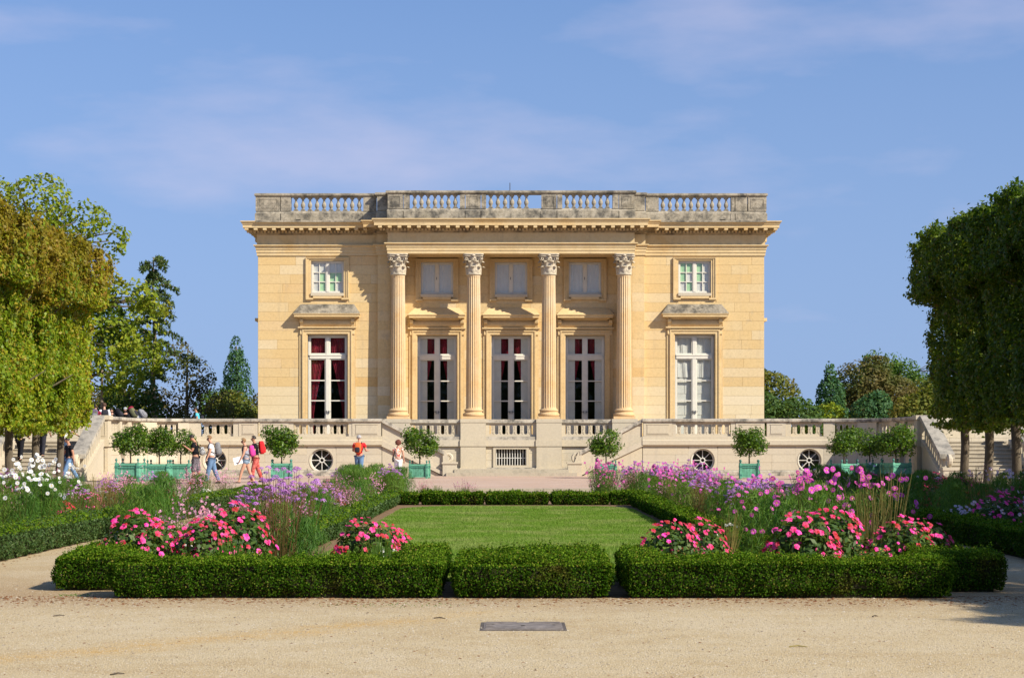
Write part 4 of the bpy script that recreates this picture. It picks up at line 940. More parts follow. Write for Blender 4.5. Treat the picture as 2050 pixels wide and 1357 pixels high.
M['grass'] = leafmat('grass_blade', [(0, (0.11, 0.21, 0.022)), (0.5, (0.15, 0.255, 0.032)), (0.9, (0.19, 0.285, 0.05)), (1, (0.24, 0.26, 0.07))], 0.35, 0.6, 0.08, 0.0, ((0.27, 0.31, 0.10), 0.75, 0.46, 0.62))
g = link('grass', fast_mesh('grass', V, np.arange(3*n).reshape(-1,3), M['grass'])); tag(g, 'short mown green grass of the lawn', 'grass', kind='stuff')

def box_surface(x0, x1, y0, y1, h, dens, r, seed, lump=0.02):
    """random points on the skin of a clipped hedge: top, long sides, ends; undercut foot, rounded edges"""
    pts = []; nrm = []
    def cnt(A): return max(8, int(A*dens))
    n = cnt((x1-x0)*(y1-y0)); u, w = r.uniform(x0, x1, n), r.uniform(y0, y1, n); pts.append(np.stack([u, w, np.full(n, h)], 1)); nrm.append(np.tile([0,0,1.0], (n,1)))
    for (ax, c, sg) in ((1, y0, -1), (1, y1, 1), (0, x0, -1), (0, x1, 1)):
        lo, hi = (x0, x1) if ax else (y0, y1); n = cnt((hi-lo)*h*1.05); u = r.uniform(lo, hi, n); z = h*r.uniform(0.06, 1, n)
        q = np.zeros((n,3)); q[:, 0 if ax else 1] = u; q[:, ax] = c; q[:, 2] = z
        m_ = np.zeros((n,3)); m_[:, ax] = sg; pts.append(q); nrm.append(m_)
    P = np.concatenate(pts); N = np.concatenate(nrm)
    c = np.array([(x0+x1)/2, (y0+y1)/2, 0]); rad = 0.09                      # soften the arrises
    ex = np.maximum(0, np.abs(P[:,0]-c[0])-((x1-x0)/2-rad)); ey = np.maximum(0, np.abs(P[:,1]-c[1])-((y1-y0)/2-rad)); ez = np.maximum(0, P[:,2]-(h-rad))
    d = np.sqrt(ex**2+ey**2+ez**2); f = np.where(d > rad, rad/np.maximum(d, 1e-6), 1.0)
    P[:,0] = np.where(ex > 0, c[0]+np.sign(P[:,0]-c[0])*((x1-x0)/2-rad+ex*f), P[:,0]); P[:,1] = np.where(ey > 0, c[1]+np.sign(P[:,1]-c[1])*((y1-y0)/2-rad+ey*f), P[:,1]); P[:,2] = np.where(ez > 0, h-rad+ez*f, P[:,2])
    under = np.clip(1-P[:,2]/(0.45*h), 0, 1)[:,None]; side_ = N.copy(); side_[:,2] = 0
    P = P - side_*under**1.5*0.10
    lumpn = vnoise(P, 9.0, seed)+0.7*vnoise(P, 3.1, seed+1)+0.55*vnoise(P*np.array([1, 1, 0.25]), 5.0, seed+2)
    P = P + N*(lump*lumpn)[:,None] + N*r.normal(-0.006, 0.014, (len(P),1))
    return P, N
def hedge(x0, x1, y0, y1, h, label, group=None, mat_='box', leaf=0.026, dens=5200, lump=0.03, near=None, sprigs=0.035):
    c = ((x0+x1)/2, (y0+y1)/2, 0); t = thing('box_hedge', label, 'hedge', c, group)
    seed = int(abs(x0*97+y0*13)) % 9999; r = np.random.default_rng(seed)
    P, N = box_surface(x0, x1, y0, y1, h, dens, r, seed, lump); ls = np.full(len(P), leaf)
    if near:                                   # leaf size grows, number falls with distance
        f = np.maximum(1.0, P[:,1]/near); keep = r.uniform(0, 1, len(P)) < 1/f**1.8; P, N, ls = P[keep], N[keep], (leaf*f)[keep]
    dp = r.integers(0, len(P), len(P)//2); parts = [leaf_quads(P, N, ls, ls*0.62, 0.75, 0.12, r=r), leaf_quads(P[dp]-N[dp]*r.uniform(0.02, 0.07, (len(dp),1)), N[dp], ls[dp]*1.2, ls[dp]*0.8, 0.9, 0.12, r=r)]
    top = P[:,2] > h*0.9; k = np.where(top & (r.uniform(0, 1, len(P)) < sprigs))[0]        # shoots that escaped the shears
    if len(k):
        q = np.concatenate([P[k]+np.array([0,0,1])*d_+r.normal(0, 0.006, (len(k),3)) for d_ in (0.015, 0.03, 0.045)]); parts.append(leaf_quads(q, np.tile([0,0,1.0], (len(q),1)), leaf*1.1*(f[k].repeat(3) if near else 1), leaf*0.6, 1.0, 0.1, r=r))
    V, F = join_vf(parts); zc = V.reshape(-1,4,3)[:,:,2].mean(1); fresh = (zc > h-0.05) & (r.uniform(0, 1, len(zc)) < 0.6)
    link('foliage', fast_mesh('foliage', V-np.array(c), F, [M[mat_], M['box_new']], fresh.astype(int)), t)
    i = 0.085; mb = MB(); mb.box(x0+i+0.04, x1-i-0.04, y0+i+0.04, y1-i-0.04, 0.0, 0.12); mb.box(x0+i, x1-i, y0+i, y1-i, 0.10, h-i); mb.build('inner_branches', M['twig'], t)
    return t
G1 = 'low box hedges round the central lawn'
hedge(-4.27, -0.80, 18.95, 19.62, 0.40, 'long low box hedge in front of the bright pink flowers and lilac verbena', G1)
hedge(-5.12, -4.22, 19.95, 22.1, 0.40, 'short low box hedge at the outer corner beside the sunlit sandy path', G1)
hedge(-1.42, -0.84, 19.64, 22.3, 0.40, 'short box hedge return beside the pink clump with white daisies', G1, dens=3500)
hedge(-0.72, 0.94, 18.95, 21.3, 0.385, 'broad square low box hedge closing the near end of the lawn', G1, lump=0.04, sprigs=0.06)
hedge(1.10, 4.52, 18.95, 19.62, 0.41, 'long low box hedge in front of the scarlet and pink flowers and tall cosmos', G1)
hedge(4.42, 5.28, 19.75, 22.1, 0.41, 'short low box hedge at the outer corner beside the shaded path', G1)
hedge(1.12, 1.55, 19.64, 21.3, 0.40, 'short box hedge return beside the lawn and the red begonias', G1, dens=3500)
for m, lab in ((-1, 'sunlit'), (1, 'shadowy')):
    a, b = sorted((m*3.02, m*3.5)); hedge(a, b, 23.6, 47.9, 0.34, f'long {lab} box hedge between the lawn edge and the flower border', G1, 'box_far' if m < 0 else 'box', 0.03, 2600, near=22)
    a, b = sorted((m*4.65, m*5.1)); hedge(a, b, 22.2, 53.0, 0.36, f'long {lab} box hedge between the flower border and the side path', G1, 'box', 0.03, 1600, near=22)
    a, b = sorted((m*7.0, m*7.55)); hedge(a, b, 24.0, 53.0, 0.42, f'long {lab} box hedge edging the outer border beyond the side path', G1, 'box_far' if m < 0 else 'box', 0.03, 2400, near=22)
far_h = [(-3.45,-2.52,'first'),(-2.48,-0.80,'second'),(-0.77,0.92,'third'),(0.98,2.52,'fourth'),(2.55,3.5,'fifth')]
for a, b, nm in far_h:
    hedge(a, b, 48.2, 48.85, 0.33+(0.02 if nm in ('second', 'fifth') else 0), f'{nm} from the west of the hedges along the far lawn end', G1, 'box', 0.05, 1800, sprigs=0.04)

# ------------------------------------------------------------------ lime trees clipped as an avenue
def tube_mesh_multi(branches, n=7):
    mb = MB()
    for pts, rad in branches: mb.tube(pts, rad, n)
    return mb
def lime_variant(seed):
    """clipped lime: local x from the avenue side outwards; lower wall 0.7..-1.4, overhanging head"""
    r = np.random.default_rng(seed); pts = []; nrm = []
    def face(nf, f):
        q, m_ = f(nf); pts.append(q); nrm.append(np.tile(m_, (len(q),1)))
    Y = 1.62
    def wallx(x_, z0, z1, s): return lambda n: (np.stack([np.full(n, x_), r.uniform(-Y, Y, n), r.uniform(z0, z1, n)], 1), (s, 0, 0.15))
    def wally(y_, x0, x1, z0, z1, s): return lambda n: (np.stack([r.uniform(x0, x1, n), np.full(n, y_), r.uniform(z0, z1, n)], 1), (0, s, 0.1))
    def flat(z, x0, x1, s): return lambda n: (np.stack([r.uniform(x0, x1, n), r.uniform(-Y, Y, n), np.full(n, z)], 1), (0, 0, s))
    face(7000, wallx(0.75, 2.35, 6.6, 1)); face(4000, wallx(1.45, 6.5, 8.45, 1)); face(3600, flat(8.5, -1.6, 1.45, 1)); face(900, flat(6.5, 0.7, 1.45, -1)); face(1400, flat(2.35, -0.9, 0.75, -1))
    face(3600, wallx(-1.3, 2.4, 8.4, -1))
    for s in (-1, 1): face(4200, wally(s*Y, -1.3, 0.75, 2.4, 6.6, s)); face(2000, wally(s*Y, -1.5, 1.45, 6.5, 8.45, s))
    P = np.concatenate(pts); N = np.concatenate(nrm)
    lum = 0.22*vnoise(P, 1.5, seed)+0.15*vnoise(P, 4.0, seed+5)
    P = P + N*(lum-np.abs(r.normal(0, 0.14, len(P))))[:,None] + r.normal(0, 0.05, P.shape)
    P[:,2] += np.where(P[:,2] < 2.5, -0.18*np.abs(vnoise(P, 3.0, seed+9)), 0)
    gap = vnoise(P, 2.3, seed+3)+0.5*vnoise(P, 6.0, seed+4); keep = gap > -0.72+r.uniform(-0.25, 0.25, len(P)); P, N = P[keep], N[keep]
    sp = r.integers(0, len(P), 260); Q = P[sp]+N[sp]*r.uniform(0.05, 0.28, (260,1)); P = np.concatenate([P, Q]); N = np.concatenate([N, N[sp]])
    inner = np.stack([r.uniform(-1.1, 0.5, 2600), r.uniform(-1.5, 1.5, 2600), r.uniform(2.5, 8.2, 2600)], 1); P = np.concatenate([P, inner]); N = np.concatenate([N, r.normal(0, 1, inner.shape)])
    V, F = leaf_quads(P, N+np.array([0, 0, 0.25]), 0.115*np.clip(r.normal(1, 0.28, len(P)), 0.45, 1.7), 0.095*np.clip(r.normal(1, 0.25, len(P)), 0.5, 1.6), 0.75, 0.15, up=(0, 0, -1), r=r)
    tr = MB(); w = lambda z: (0.03*math.sin(z*2+seed), 0.03*math.cos(z*1.7+seed), z)
    tr.tube([w(z) for z in (0, 0.25, 0.8, 1.6, 2.4, 3.6, 5.0, 6.6, 7.8)], [0.21, 0.165, 0.145, 0.14, 0.145, 0.12, 0.09, 0.06, 0.03], 10)
    for q in range(12):
        z = 2.5+q*0.45; an = q*2.4+seed; L_ = 0.9+0.4*math.sin(q)
        tr.tube([w(z), (0.5*L_*math.cos(an), 0.5*L_*math.sin(an), z+0.25), (L_*math.cos(an), L_*math.sin(an), z+0.6)], [0.055, 0.035, 0.012], 6)
    return V, F, tr.mesh('trunk', M['bark'], True)
LV = [lime_variant(s) for s in (3, 8, 14)]
def autumn(v, seed):
    c = v.reshape(-1,4,3).mean(1); r = np.random.default_rng(seed); return ((c[:,2]-6.2+1.9*vnoise(c, 0.9, seed)+r.normal(0, 0.9, len(c))) > 0.25).astype(int)
lime_me = {key: [fast_mesh('crown', v, f, [M[key], M['lime_brown' if key == 'lime' else 'lime_shade']], autumn(v, q)) for q, (v, f, _) in enumerate(LV)] for key in ('lime', 'lime_shade')}
def lime(x_, y_, m, k, label, group):
    t = thing('lime_tree', label, 'tree', (x_, y_, 0.0), group)
    rz = 0 if m < 0 else math.pi; t.rotation_euler = (0, 0, rz)
    if m < 0: t.scale = (0.86, 1, 0.95)
    link('trunk', LV[k % 3][2], t); link('crown', lime_me['lime' if m < 0 else 'lime_shade'][k % 3], t)
    return t
sunny = ['clipped lime tree with brown-tinged crown, last of the sunlit row before the staircase', 'clipped lime tree second from the staircase in the sunlit row', 'clipped lime tree third from the staircase in the sunlit row', 'clipped lime tree fourth from the staircase in the sunlit row']
for k in range(6):
    lime(-14.9, 60.0-3.05*k, -1, k, sunny[k] if k < 4 else 'clipped lime tree continuing the sunlit row out of view', 'clipped limes of the sunlit row')
shady = ['clipped dark lime tree with overhanging head, last before the empty staircase', 'clipped dark lime tree second from the empty staircase in the shaded row', 'clipped dark lime tree third from the empty staircase in the shaded row', 'clipped dark lime tree fourth from the empty staircase in the shaded row']
for k in range(17):
    lime(14.85, 60.0-3.05*k, 1, k+1, shady[k] if k < 4 else 'clipped lime tree continuing the shaded row out of view', 'clipped limes of the shaded row')

# ------------------------------------------------------------------ background trees
def lobes_points(lobes, n, r, seed, shell=0.35, gapf=1.1, gapc=-0.5):
    vol = np.array([l[3]*l[4]*l[5] for l in lobes])**0.75; pr_ = vol/vol.sum(); idx = r.choice(len(lobes), n, p=pr_); lo = np.array(lobes)
    d = unit(r.normal(0, 1, (n,3))); rad = 1-shell*np.abs(r.normal(0, 0.6, n)); rad = np.clip(rad, 0.05, 1.12)
    P = lo[idx,:3]+d*lo[idx,3:6]*rad[:,None]; N = d/lo[idx,3:6]; N = unit(N)
    g_ = vnoise(P, gapf, seed)+0.7*vnoise(P, gapf*2.7, seed+2); keep = g_ > gapc+r.uniform(-0.25, 0.25, n); P, N = P[keep], N[keep]
    P = P+N*(0.25*vnoise(P, 2.2, seed+7))[:,None]*lo[:,3:6].mean()*0.3
    return P, N
def big_tree(name, label, loc, lobes, mat_, n=7000, leaf=0.22, trunk=(0.25, 6.0), bark_='bark', seed=1, cat='tree', gap=-0.5, shell=0.35, group=None, up=None, asp=0.6):
    t = thing(name, label, cat, loc, group); r = np.random.default_rng(seed); P, N = lobes_points(lobes, n, r, seed, shell, gapc=gap)
    V, F = leaf_quads(P, N+np.array([0,0,0.3]), leaf, leaf*asp, 0.8, 0.15, up=up, r=r); link('crown', fast_mesh('crown', V, F, M[mat_]), t)
    mb = MB(); r0, hgt = trunk; mb.tube([(0.08*math.sin(z*0.7+seed)*(z/hgt), 0.05*math.cos(z+seed), z) for z in np.linspace(0, hgt, 9)], list(np.linspace(r0, r0*0.25, 9)), 8)
    rr_ = random.Random(seed)
    for l in lobes:
        c = Vector(l[:3]); z0 = min(hgt*0.95, max(hgt*0.3, c.z-l[5]*0.8)); s_ = Vector((0, 0, z0))
        mid = s_.lerp(c, 0.55)+Vector((rr_.uniform(-.2,.2), rr_.uniform(-.2,.2), 0.2)); mb.tube([s_, mid, c], [r0*0.4, r0*0.24, r0*0.08], 6)
        for q in range(3):
            e = c+Vector((rr_.uniform(-1,1)*l[3], rr_.uniform(-1,1)*l[4], rr_.uniform(-0.6,0.9)*l[5]))*0.8; mb.tube([mid, mid.lerp(e, 0.5)+Vector((0,0,0.1)), e], [r0*0.2, r0*0.12, r0*0.04], 5)
    link('trunk', mb.mesh('trunk', M[bark_], True), t); return t
GB = 'trees beyond the terrace'
big_tree('ash_tree', 'tall yellow-green tree spreading behind the sunlit clipped limes', (-25.5, 95, 0), [(-2.5,0,13.6,3.0,3,2.2),(0.9,0,14.0,2.0,2,1.7),(2.8,0,13.2,1.7,1.7,1.2),(4.5,0,12.2,1.2,1.3,1.0),(-1,0,10,4.5,3,2.4),(3.2,0,9.8,2.2,2,1.3),(5.6,0,9.3,1.6,1.5,0.9),(6.6,0,8.8,0.9,1,0.6),(3.8,0,7.2,2.4,2,1.4),(0,0,5.8,3.5,2.6,2.2),(4.6,0,5.4,2.0,1.8,1.4)], 'f_ash', 19000, 0.26, (0.32, 12), seed=21, gap=-0.35, group=GB)
big_tree('young_tree', 'slender tree with bare straight pale trunk behind the terrace visitors', (-21.6, 96, 0), [(0.2,0.5,8.0,1.2,1.2,1.3),(-0.3,0.2,9.3,1,1,1)], 'f_green', 1600, 0.22, (0.13, 8.5), 'bark_pale', 5, group=GB)
big_tree('dark_tree', 'dark green low-branched tree behind the slender pale trunk', (-20.8, 99, 0), [(0,0,4.2,1.6,1.4,2.2),(0.9,0,3.0,1.2,1.2,1.3)], 'f_dark', 2600, 0.24, (0.16, 4.5), seed=6, group=GB)
def conifer(name, label, loc, hgt, spread, seed, mat_='f_pine', group=GB, z0=0.3, n_br=46):
    t = thing(name, label, 'tree', loc, group); r = random.Random(seed); rn = np.random.default_rng(seed); mb = MB()
    mb.tube([(0.06*math.sin(z), 0, z) for z in np.linspace(0, hgt, 8)], list(np.linspace(0.22, 0.03, 8)), 8); P = []
    for k in range(n_br):
        u = (k+0.5)/n_br; z = hgt*(z0+(1-z0)*u); an = k*2.4+r.uniform(-.4,.4); L_ = spread*(1-u*0.72)*r.uniform(0.35, 1.25)*(1.0 if u > 0.12 else 0.6)
        d = Vector((math.cos(an), math.sin(an), 0)); drop = -0.12*L_; pts = [Vector((0,0,z)), d*L_*0.5+Vector((0,0,z+0.10*L_)), d*L_+Vector((0,0,z+drop))]
        mb.tube(pts, [0.05*(1-u*0.6), 0.03, 0.008], 5)
        for q in range(int(60+110*L_/spread)):
            s_ = r.uniform(0.18, 1.0); p = pts[0].lerp(pts[1], s_*2) if s_ < 0.5 else pts[1].lerp(pts[2], s_*2-1)
            hang = r.uniform(0, 0.55)*(0.4+0.6*s_); side_ = r.uniform(-0.28, 0.28)*(1.1-s_*0.4)
            P.append((p.x-d.y*side_, p.y+d.x*side_, p.z-hang*0.7+0.08))
    P = np.array(P); V, F = leaf_quads(P, np.tile([0,0,1.0], (len(P),1)), 0.30, 0.10, 0.9, 0.1, up=(0,0,-1), r=rn)
    link('crown', fast_mesh('crown', V, F, M[mat_]), t); link('trunk', mb.mesh('trunk', M['bark_pale'], True), t); return t
conifer('larch_tree', 'ragged dark larch with bare pale trunk rising above the other trees', (-20.6, 105, 0), 12.4, 2.7, 4, z0=0.44)
big_tree('plane_tree', 'loose yellow-green tree hanging in front of the larch', (-21.9, 103, 0), [(0.6,0,8.2,1.9,1.5,1.4),(1.5,0,6.6,1.5,1.3,1.3),(-0.4,0,7.2,1.4,1.2,1.2),(0.2,0,4.4,1.5,1.2,1.1),(2.0,0,9.2,0.9,0.9,0.6)], 'f_ash', 3600, 0.24, (0.14, 8.5), seed=31, gap=-0.15, shell=0.6, group=GB)
big_tree('russet_tree', 'thin russet autumn tree between the larch and the poplar', (-19.9, 112, 0), [(0.2,0,5.4,1.6,1.4,1.8),(-0.6,0,6.9,1.0,1,1.2),(1.4,0,4.2,1.6,1.4,1.6),(0.9,0,2.6,2.2,1.8,1.6)], 'f_brown', 4600, 0.22, (0.16, 7.5), seed=33, gap=-0.2, shell=0.5, group=GB)
big_tree('poplar_tree', 'narrow upright dark green poplar close to the mansion corner', (-19.3, 128, 0), [(0,0,2.6,1.3,1.3,2.4),(0,0,4.6,1.25,1.1,2.2),(0.05,0,6.4,0.98,0.9,1.9),(0,0,8.0,0.55,0.5,1.3)], 'f_teal', 6200, 0.20, (0.18, 8.5), seed=35, gap=-1.3, shell=0.3, group=GB, up=(0,0,1))
rb = random.Random(77)
bushes = [(-29,112,4.6,'f_olive'),(-26.3,114,5.0,'f_brown'),(-24.0,112,5.2,'f_olive'),(-21.9,114,5.0,'f_brown'),(-18.9,118,5.2,'f_green'),(-17.6,116,4.9,'f_olive'),(-16.0,122,5.0,'f_brown'),(-14.6,122,4.9,'f_olive')]
names = ['olive-brown bush in the gap beside the slender pale trunk', 'russet bush under the yellow-green trees', 'olive bush behind the heads of the terrace visitors', 'russet bush at the foot of the larch', 'green bush at the foot of the poplar', 'olive bush in front of the poplar', 'russet bush next to the mansion corner', 'small olive bush touching the mansion corner']
for k, (x_, y_, h_, m_) in enumerate(bushes):
    w_ = rb.uniform(1.5, 2.0); big_tree('bush', names[k], (x_, y_, 0), [(0,0,h_*0.55,w_,w_*0.8,h_*0.5),(w_*0.5,0,h_*0.4,w_*0.8,w_*0.7,h_*0.42),(-w_*0.4,0,h_*0.68,w_*0.7,w_*0.6,h_*0.34)], m_, 4400, 0.24, (0.10, h_*0.7), seed=60+k, cat='bush', group=GB, gap=-1.0)
east = [('broad_tree', 'olive green tree half hidden by the mansion corner', (16.6,118,0), [(0,0,4.6,2.2,1.8,1.9),(-1.2,0,5.6,1.4,1.3,1.7),(0.8,0,2.6,2.4,2,1.8)], 'f_olive', 5200),
 ('broad_tree', 'dark tree leaning out from behind the mansion wall', (14.3,114,0), [(0,0,5.0,1.4,1.3,2.0),(0.1,0,6.2,0.8,0.8,1.1),(0.4,0,3,1.7,1.5,1.6)], 'f_dark', 3200),
 ('young_tree', 'young pointed bluish-green tree between the two clumps', (21.3,122,0), [(0,0,2.6,1.9,1.6,1.8),(0,0,4.6,1.0,0.9,1.6),(0,0,6.2,0.42,0.4,1.0)], 'f_teal', 3600),
 ('broad_tree', 'rounded russet-green tree with the tallest dark crown behind the terrace', (24.6,126,0), [(-0.2,0,5.8,2.2,1.9,1.7),(0.4,0,4.0,2.9,2.2,1.9),(-1.5,0,3.6,1.6,1.5,1.8),(1.9,0,5.0,1.7,1.5,1.5),(0.6,0,7.0,1.1,1,0.9)], 'f_brown', 7600),
 ('broad_tree', 'grey-green airy tree rising farthest back near the dark limes', (30.6,150,0), [(0,0,8.3,1.9,1.5,1.3),(1.8,0,7.6,1.3,1.2,1.3),(-0.8,0,6.6,2,1.6,1.6),(4.6,0,7.8,1.0,1,1.1),(3.2,0,6.0,2.2,1.8,1.6)], 'f_green', 5200),
 ('broad_tree', 'autumn-tinged tree whose crown meets the dark clipped limes', (30.4,130,0), [(0,0,4.8,2.6,2,1.9),(1.6,0,5.6,1.8,1.5,1.4),(-1.8,0,3.4,1.8,1.6,1.7),(2.4,0,3.2,2.4,1.8,1.9)], 'f_olive', 6800),
 ('bush', 'bright yellow-green bush below the rounded russet tree', (24.2,108,0), [(0,0,2.9,1.9,1.5,1.8),(0.5,0,4.1,0.9,0.8,1.0),(1.4,0,2.6,1.2,1,1.6)], 'f_olive', 3600),
 ('bush', 'dark bluish bush in the middle of the far shrubbery', (22.0,112,0), [(0,0,3.0,1.3,1.2,1.7),(0.6,0,3.9,0.9,0.8,1.0)], 'f_teal', 2400),
 ('bush', 'yellowing low bush below the young pointed tree', (19.6,112,0), [(0,0,2.6,1.6,1.2,1.6),(1.2,0,2.4,1.2,1,1.6)], 'f_ash', 2000),
 ('bush', 'dark green bush below the mansion corner tree', (17.2,110,0), [(0,0,2.9,1.7,1.4,1.7),(-1.8,0,3.0,1.3,1.1,1.7)], 'f_dark', 2600),
 ('bush', 'low russet bush in front of the dark clipped limes', (28.4,112,0), [(0,0,3.0,2.0,1.6,1.8),(1.8,0,3.5,1.6,1.4,1.7)], 'f_brown', 3400)]
for k, (nm, lab, loc, lobes, m_, n_) in enumerate(east):
    big_tree(nm, lab, loc, lobes, m_, int(n_*1.7), 0.24, (0.2, max(l[2] for l in lobes)), seed=90+k, cat='bush' if nm == 'bush' else 'tree', group=GB, gap=-1.0)

bt = big_tree('unseen_tree', 'tall dense tree added unseen behind the viewpoint for the windows to reflect', (-56, -62, 0), [(0,0,9,6,5,6),(-2,1,14,4.5,4,4.5),(3,0,13,4,4,4),(0,0,4,6.5,5,3.5)], 'f_dark', 5000, 0.9, (0.5, 12), seed=140, gap=-1.4, group='trees behind the viewpoint')  # trees added out of view so the window glass reflects them, not open sky
for k in range(1, 15):
    c = copy_tree(bt); c.location = (-56+8*k, -62-3*(k % 3), 0); c.rotation_euler = (0, 0, k*1.1)

# ------------------------------------------------------------------ orange trees in green tubs
def tub_proto():
    t = thing('planter_tub', 'x', 'planter', (0,0,0)); W = 0.36; H = 0.62
    for s in (-1, 1):
        for k in range(6):
            a = -W+2*W*k/6
            MB().box(a+0.004, a+2*W/6-0.004, s*W-0.015, s*W+0.015, 0.06, H).build('plank', M['green_paint'], t)
            MB().box(s*W-0.015, s*W+0.015, a+0.004, a+2*W/6-0.004, 0.06, H).build('plank', M['green_paint'], t)
        for z0, z1, th in ((H-0.06, H+0.02, 0.012), (H-0.15, H-0.12, 0.010), (0.05, 0.10, 0.012)):
            MB().box(-W, W, s*(W+0.028)-th, s*(W+0.028)+th, z0, z1).build('rail', M['green_dark' if z1 < H-0.1 and z0 > 0.1 else 'green_paint'], t)
            MB().box(s*(W+0.028)-th, s*(W+0.028)+th, -W, W, z0, z1).build('rail', M['green_dark' if z1 < H-0.1 and z0 > 0.1 else 'green_paint'], t)
    for sx in (-1, 1):
        for sy in (-1, 1):
            x_, y_ = sx*(W+0.02), sy*(W+0.02)
            p = MB().box(x_-0.045, x_+0.045, y_-0.045, y_+0.045, 0.0, H+0.04).build('post', M['green_paint'], t)
            MB().lathe([(0.04,0),(0.02,0.02),(0.022,0.05),(0.042,0.08),(0.046,0.10),(0.03,0.13),(0.012,0.15),(0.0,0.16)], (x_, y_, H+0.04), 8).build('finial', M['green_dark'], p, smooth=True, root=t)
            for zz in (0.12, H-0.14): MB().box(x_-0.055, x_+0.055, y_-0.055, y_+0.055, zz, zz+0.07).build('iron_bracket', M['green_dark'], p, root=t)
    MB().box(-W, W, -W, W, 0.08, H-0.07).build('soil', M['potsoil'], t)
    return t
def citrus_variant(seed):
    r = np.random.default_rng(seed); lobes = [(0,0,0,0.62,0.62,0.58)]
    rr_ = random.Random(seed)
    for k in range(9):
        a = k*0.7+rr_.random(); lobes.append((0.42*math.cos(a), 0.42*math.sin(a), rr_.uniform(-0.32, 0.36), 0.34, 0.34, 0.30))
    P, N = lobes_points(lobes, 3000, r, seed, 0.55, 3.6, -0.65); sp = r.integers(0, len(P), 130); Q = P[sp]*r.uniform(1.05, 1.22, (130,1)); P = np.concatenate([P, Q]); N = np.concatenate([N, N[sp]])
    V, F = leaf_quads(P, N+np.array([0,0,0.35]), 0.115, 0.05, 0.6, 0.18, r=r)
    return V, F
CV = [fast_mesh('crown', *citrus_variant(s), M['orange']) for s in (2, 5, 9)]
tub0 = tub_proto(); used = False
tubs = [(261, 69.0, 1.10, 'first of the triple group beside the busy staircase', 0.92), (319, 71.0, 1.02, 'middle one of the sunlit triple group', 0.85), (362, 72.6, 1.0, 'next to the man reading his phone', 0.85),
        (564, 74.5, 1.0, 'between the clipboard girl and the man in red', 1.02), (840, 76.0, 0.93, 'next to the curly-haired woman', 0.98), (1213, 76.5, 0.93, 'before the stair flight without people', 0.95),
        (1500, 75.5, 0.97, 'alone between two round cellar windows', 0.95), (1690, 73.0, 1.0, 'first of the half-shaded triple group', 0.85), (1741, 74.5, 1.0, 'middle one of the half-shaded triple group', 0.95), (1793, 73.0, 1.05, 'nearest the empty staircase', 1.0)]
for k, (px, y_, s_, lab, cr) in enumerate(tubs):
    x_ = (px-1020)*y_/3650-0.12; t = tub0 if k == 0 else copy_tree(tub0); t.location = (x_, y_, PZ); t.rotation_euler = (0, 0, rb.uniform(-0.12, 0.12)+(0.35 if k > 6 else 0)); t.scale = (s_,)*3
    t['label'] = 'green wooden planter tub ' + lab; t['group'] = 'green citrus tubs on the forecourt'
    o = thing('orange_tree', 'clipped round orange tree ' + lab, 'tree', (x_, y_, PZ+0.5*s_), 'clipped orange trees in tubs'); o.rotation_euler = (0, 0, k*1.3)
    link('trunk', MB().tube([(0,0,0),(0.01,0.005,0.3),(-0.01,0,0.6),(0.0,0,0.95)], [0.034,0.028,0.026,0.016], 7).tube([(0,0,0.55),(0.12,0.05,0.8),(0.25,0.12,1.0)], [0.02,0.016,0.008], 5).tube([(0,0,0.5),(-0.12,-0.07,0.75),(-0.25,-0.1,1.0)], [0.02,0.016,0.008], 5).mesh('trunk', M['bark'], True), o)
    link('crown', CV[k % 3], o, (0, 0, 1.0), (0, 0, k*2.1), (cr*1.14, cr*1.14, cr*1.14))
# ------------------------------------------------------------------ flowers
def blossom_vf(kind):
    V = []; F = []; mi = []
    def poly(pts, m_): o = len(V); V.extend(pts); F.append(tuple(range(o, o+len(pts)))); mi.append(m_)
    if kind == 'cosmos':
        for k in range(8):
            a = 2*math.pi*k/8; c, s = math.cos(a), math.sin(a); z = 0.04*(k % 2)
            P_ = [(0.08, -0.05, 0), (0.30, -0.15, 0.06), (0.50, -0.14, 0.05), (0.46, 0.0, 0.03), (0.50, 0.14, 0.05), (0.30, 0.15, 0.06), (0.08, 0.05, 0)]
            poly([(x*c-y*s, x*s+y*c, zz+z) for x, y, zz in P_], 0)
        poly([(0.12*math.cos(t), 0.12*math.sin(t), 0.09) for t in np.linspace(0, 2*math.pi, 7)[:-1]], 1)
    elif kind == 'lizzie':
        for k in range(5):
            a = 2*math.pi*k/5+0.2; c, s = math.cos(a), math.sin(a); z = 0.035*(k % 3)
            P_ = [(0.0, -0.03, 0), (0.22, -0.21, 0.05), (0.42, -0.20, 0.02), (0.52, 0.0, -0.02), (0.42, 0.20, 0.02), (0.22, 0.21, 0.05), (0.0, 0.03, 0)]
            poly([(x*c-y*s, x*s+y*c, zz+z) for x, y, zz in P_], 0)
    elif kind == 'cluster':
        rr_ = random.Random(3)
        for k in range(22):
            a = k*2.4; ph = 0.15+1.3*k/22; d = Vector((math.cos(a)*math.sin(ph), math.sin(a)*math.sin(ph), math.cos(ph)*0.8)); t = d.orthogonal().normalized(); b = d.cross(t); p = d*0.46; q = 0.13
            poly([tuple(p+t*q), tuple(p+b*q+d*0.03), tuple(p-t*q), tuple(p-b*q+d*0.03)], 0)
    elif kind == 'floret':
        for k in range(4):
            a = math.pi/2*k; c, s = math.cos(a), math.sin(a); poly([(x*c-y*s, x*s+y*c, zz) for x, y, zz in [(0, 0, 0), (0.3, -0.2, 0.12), (0.5, 0, 0.1), (0.3, 0.2, 0.12)]], 0)
    return V, F, mi
BV = {k: blossom_vf(k) for k in ('cosmos', 'lizzie', 'cluster', 'floret')}
_bm = {}
